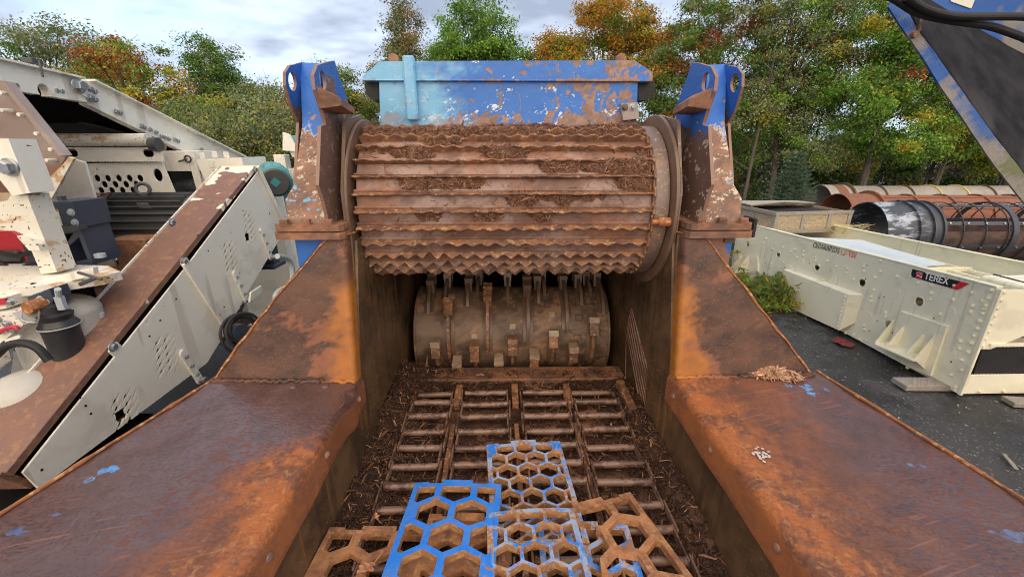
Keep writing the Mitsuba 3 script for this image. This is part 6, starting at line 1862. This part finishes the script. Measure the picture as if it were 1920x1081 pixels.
tree('yellowing_tree', 'yellowing tree with low spreading branches beside the edge of the blue chute', 15.9, 15.5, 9,
     [(-0.6, 6.6, 1.4, 1.6, 1), (0, 4.6, 1.6, 1.0, 1), (0.6, 3.3, 1.9, 0.8, 1.1), (1.8, 2.7, 1.5, 0.7, 1)],
     lambda P, rng, d: {'BRIGHT': .7 + 0 * P[:, 2], 'YELLOW': .35 + 0.3 * np.clip(4 - P[:, 2], 0, 1), 'GREEN': .3 + 0 * P[:, 2], 'RED': .05 + 0 * P[:, 2]}, 13, leaf=0.13, per=120, clumps=190)
tree('shaded_tree', 'shaded olive tree behind the right ends of the trommel drums', 19.5, 16.5, 8,
     [(0, 5.0, 2.2, 1.4, 1), (-1.0, 3.4, 2.0, 1.1, 1), (1.2, 3.0, 2.0, 1.1, 1)], const(OLIVE=.6, YELLOW=.25, GREEN=.4), 14, leaf=0.14, per=100, clumps=170)
# thicket under the trees: one mass
rng = np.random.default_rng(77)
bag = Bag()
n = 62000
X = np.concatenate([rng.uniform(5.0, 26, n), rng.uniform(-22, 2, n // 2)])
N_ = len(X)
top = 2.0 + 2.6 * meshkit.fbm(np.stack([X * 0.7, X * 0, X * 0], 1), 3, 5)
Zz = rng.uniform(0, 1, N_) ** 0.8 * top
Yy = 19.0 + 1.6 * rng.random(N_) + 1.6 * meshkit.noise(np.stack([X * 0.8, Zz, X * 0], 1), 6) - np.where(X < 4, 1.0, 0.0)
P = np.stack([X, Yy, Zz], 1)
pal = np.concatenate([OLIVE * 0.8, GREEN * 0.8, SILVER * 0.8, YELLOW * 0.7])
ci = np.clip((meshkit.fbm(P * 0.9, 3, 3) * 22 - 3).astype(int), 0, 15)
v, f, c = leaves(P, np.tile(V(0, -1, 0.5), (N_, 1)), 0.17, pal[ci] * rng.uniform(0.7, 1.3, (N_, 1)), rng)
bag.put(v, f, c)
m, c = bag.mesh()
single('thicket', m, 'leaf', 'dense brownish undergrowth along the foot of the tree belt', 'undergrowth', kind='stuff', color=c, smooth=False)
for i, (x, y, h, lean) in enumerate([(U(1386, 15.8), 15.8, 6, 0.35), (U(1500, 16.4), 16.4, 5, 0.1), (U(1716, 17.2), 17.2, 4, 0.6), (U(1860, 17.0), 17.0, 4, 0.5)]):
    t = thing('bare_trunk', ['slim grey trunk just right of the right blue post', 'dark slim trunk behind the small spruce', 'leaning pale trunk above the rust red drum', 'leaning trunk near the lower edge of the blue chute'][i], 'tree', 'bare trunks in the undergrowth')
    s = np.linspace(0, 1, 12)[:, None]
    P = V(x, y, -0.1) + s * V(lean, 0.1, h) + 0.15 * (meshkit.noise(np.concatenate([s * 5, s * 0 + i, s * 0], 1), 2)[:, None] - 0.5) * V(1, 1, 0)
    add('trunk', tube(P, 0.075 * (1 - 0.7 * s[:, 0]), 8), 'bark', t)
    rng = np.random.default_rng(50 + i)
    add('branches', cat([tube(spline([P[k], P[k] + V(0.5 * rng.standard_normal(), 0.2 * rng.standard_normal(), 0.5), P[k] + V(1.1 * rng.standard_normal(), 0.3 * rng.standard_normal(), 0.9)], 8), np.linspace(0.03, 0.006, 9), 4, cap=False) for k in rng.integers(3, 11, 12)]), 'bark', t, smooth=True)

# small spruce behind the crate
SPR = thing('spruce_tree', 'small blue green spruce behind the wooden crate', 'spruce')
rng = np.random.default_rng(9)
sx, sy = U(1478, 11.6) - 0.06, 11.6
add('trunk', tube([(sx, sy, -0.1), (sx, sy, 1.4), (sx + 0.02, sy, 2.75)], [0.07, 0.045, 0.008], 8), 'bark', SPR)
bag = Bag()
tw = []
pal = 1.7 * np.array([[0.070, 0.115, 0.075], [0.10, 0.15, 0.10], [0.045, 0.080, 0.050], [0.135, 0.185, 0.125]])
for z in np.arange(0.35, 2.70, 0.115):
    R = 1.12 * (1 - z / 2.85) ** 0.85 + 0.05
    k = int(7 + 6 * R)
    for q in range(k):
        a = 2 * PI * (q + rng.random() * 0.8) / k
        Lb = R * rng.uniform(0.75, 1.12)
        d = V(math.cos(a), math.sin(a), 0.0)
        pts = np.array([V(sx, sy, z) + d * Lb * t + V(0, 0, 0.05 * t + 0.16 * Lb * t * t) for t in np.linspace(0, 1, 6)])
        tw.append(tube(pts, np.linspace(0.012, 0.004, 6), 3, cap=False))
        nn_ = int(170 * Lb) + 24
        t = rng.uniform(0.15, 1.0, nn_)
        base = V(sx, sy, z) + d * (Lb * t)[:, None] + V(0, 0, 1) * (0.05 * t + 0.16 * Lb * t * t)[:, None]
        sd = np.cross(d, V(0, 0, 1)) * rng.normal(0, 0.09, nn_)[:, None] * (1.15 - t)[:, None]
        dirs = d * 0.8 + np.cross(d, V(0, 0, 1)) * rng.normal(0, 0.8, nn_)[:, None] + V(0, 0, 1) * rng.uniform(-0.2, 0.9, nn_)[:, None]
        dirs /= np.linalg.norm(dirs, axis=1, keepdims=True)
        w = np.cross(dirs, rng.standard_normal((nn_, 3)))
        w /= np.linalg.norm(w, axis=1, keepdims=True)
        o = base + sd
        Ln = rng.uniform(0.05, 0.10, nn_)[:, None]
        v = np.stack([o - w * 0.008, o + w * 0.008, o + dirs * Ln], 1).reshape(-1, 3)
        bag.put(v, np.arange(3 * nn_).reshape(-1, 3), np.repeat(pal[rng.choice(4, nn_)] * rng.uniform(0.8, 1.2, (nn_, 1)), 3, 0))
m, c = bag.mesh()
add('needles', m, 'leaf', SPR, smooth=False, color=c)
add('twigs', cat(tw), 'bark', SPR, smooth=True)


def frond_plant(name, label, x, y, h, r, n, pal, seed, group=None, size=0.05):
    t = thing(name, label, 'plant', group)
    rng = np.random.default_rng(seed)
    bag, st = Bag(), []
    for k in range(n):
        a = rng.uniform(0, 2 * PI)
        b = V(x + 0.4 * r * rng.standard_normal(), y + 0.3 * r * rng.standard_normal(), 0)
        e = b + V(math.cos(a) * r * rng.uniform(0.3, 1), math.sin(a) * r * rng.uniform(0.3, 0.8), h * rng.uniform(0.5, 1.05))
        P = spline([b, b * 0.5 + e * 0.5 + V(0, 0, 0.25 * h), e], 14)
        st.append(tube(P, np.linspace(0.006, 0.002, len(P)), 3, cap=False))
        u = rng.uniform(0.2, 1, 26) * (len(P) - 1.001)
        i = u.astype(int)
        Q = P[i] + (P[i + 1] - P[i]) * (u % 1)[:, None]
        v, f, c = leaves(Q + 0.03 * rng.standard_normal(Q.shape), np.tile(V(-0.3, -0.5, 0.8), (len(Q), 1)), size * 2, pal[rng.choice(len(pal), len(Q))] * rng.uniform(0.8, 1.25, (len(Q), 1)), rng, aspect=0.26)
        bag.put(v, f, c)
    m, c = bag.mesh()
    add('leaves', m, 'leaf', t, smooth=False, color=c)
    add('stems', cat(st), 'bark', t, smooth=True)


FERN = np.concatenate([BRIGHT * 0.72, OLIVE * 0.8, YELLOW[:2] * 0.7])
pq = [(4.829,7.417),(4.682,7.713),(5.1,7.272),(5.431,9.308),(7.077,11.936)]
frond_plant('leafy_weed', 'bright green leafy weed spreading on the asphalt against the far part of the screen box', pq[0][0] - 0.1, pq[0][1], 0.62, 0.55, 110, FERN, 3, size=0.055)
frond_plant('leafy_weed', 'yellowish low weed at the near edge of the green weed patch', pq[2][0] - 0.15, pq[2][1] - 0.05, 0.25, 0.38, 50, np.concatenate([YELLOW, BRIGHT]), 4, size=0.05)
frond_plant('leafy_weed', 'tall pale weed between the right blue post and the far bracket of the screen box', pq[1][0] + 0.1, pq[1][1] + 1.6, 1.05, 0.40, 60, np.concatenate([YELLOW, SILVER]), 5, size=0.055)
q = [(7.233,1.044)][0]
frond_plant_root = thing('grass_tuft', 'thin yellow green grass blades sprouting at the near right corner of the crate', 'grass')
rng = np.random.default_rng(6)
add('blades', cat([tube(spline([V(7.0 + 0.2 * rng.standard_normal() * 0.5, 8.5, 1.18), V(7.0 + 0.25 * rng.standard_normal(), 8.45, 1.33), V(7.0 + 0.4 * rng.standard_normal(), 8.4, 1.36 + 0.1 * rng.random())], 8), np.linspace(0.006, 0.002, 9), 4) for k in range(16)]), 'yellow_paint', frond_plant_root)
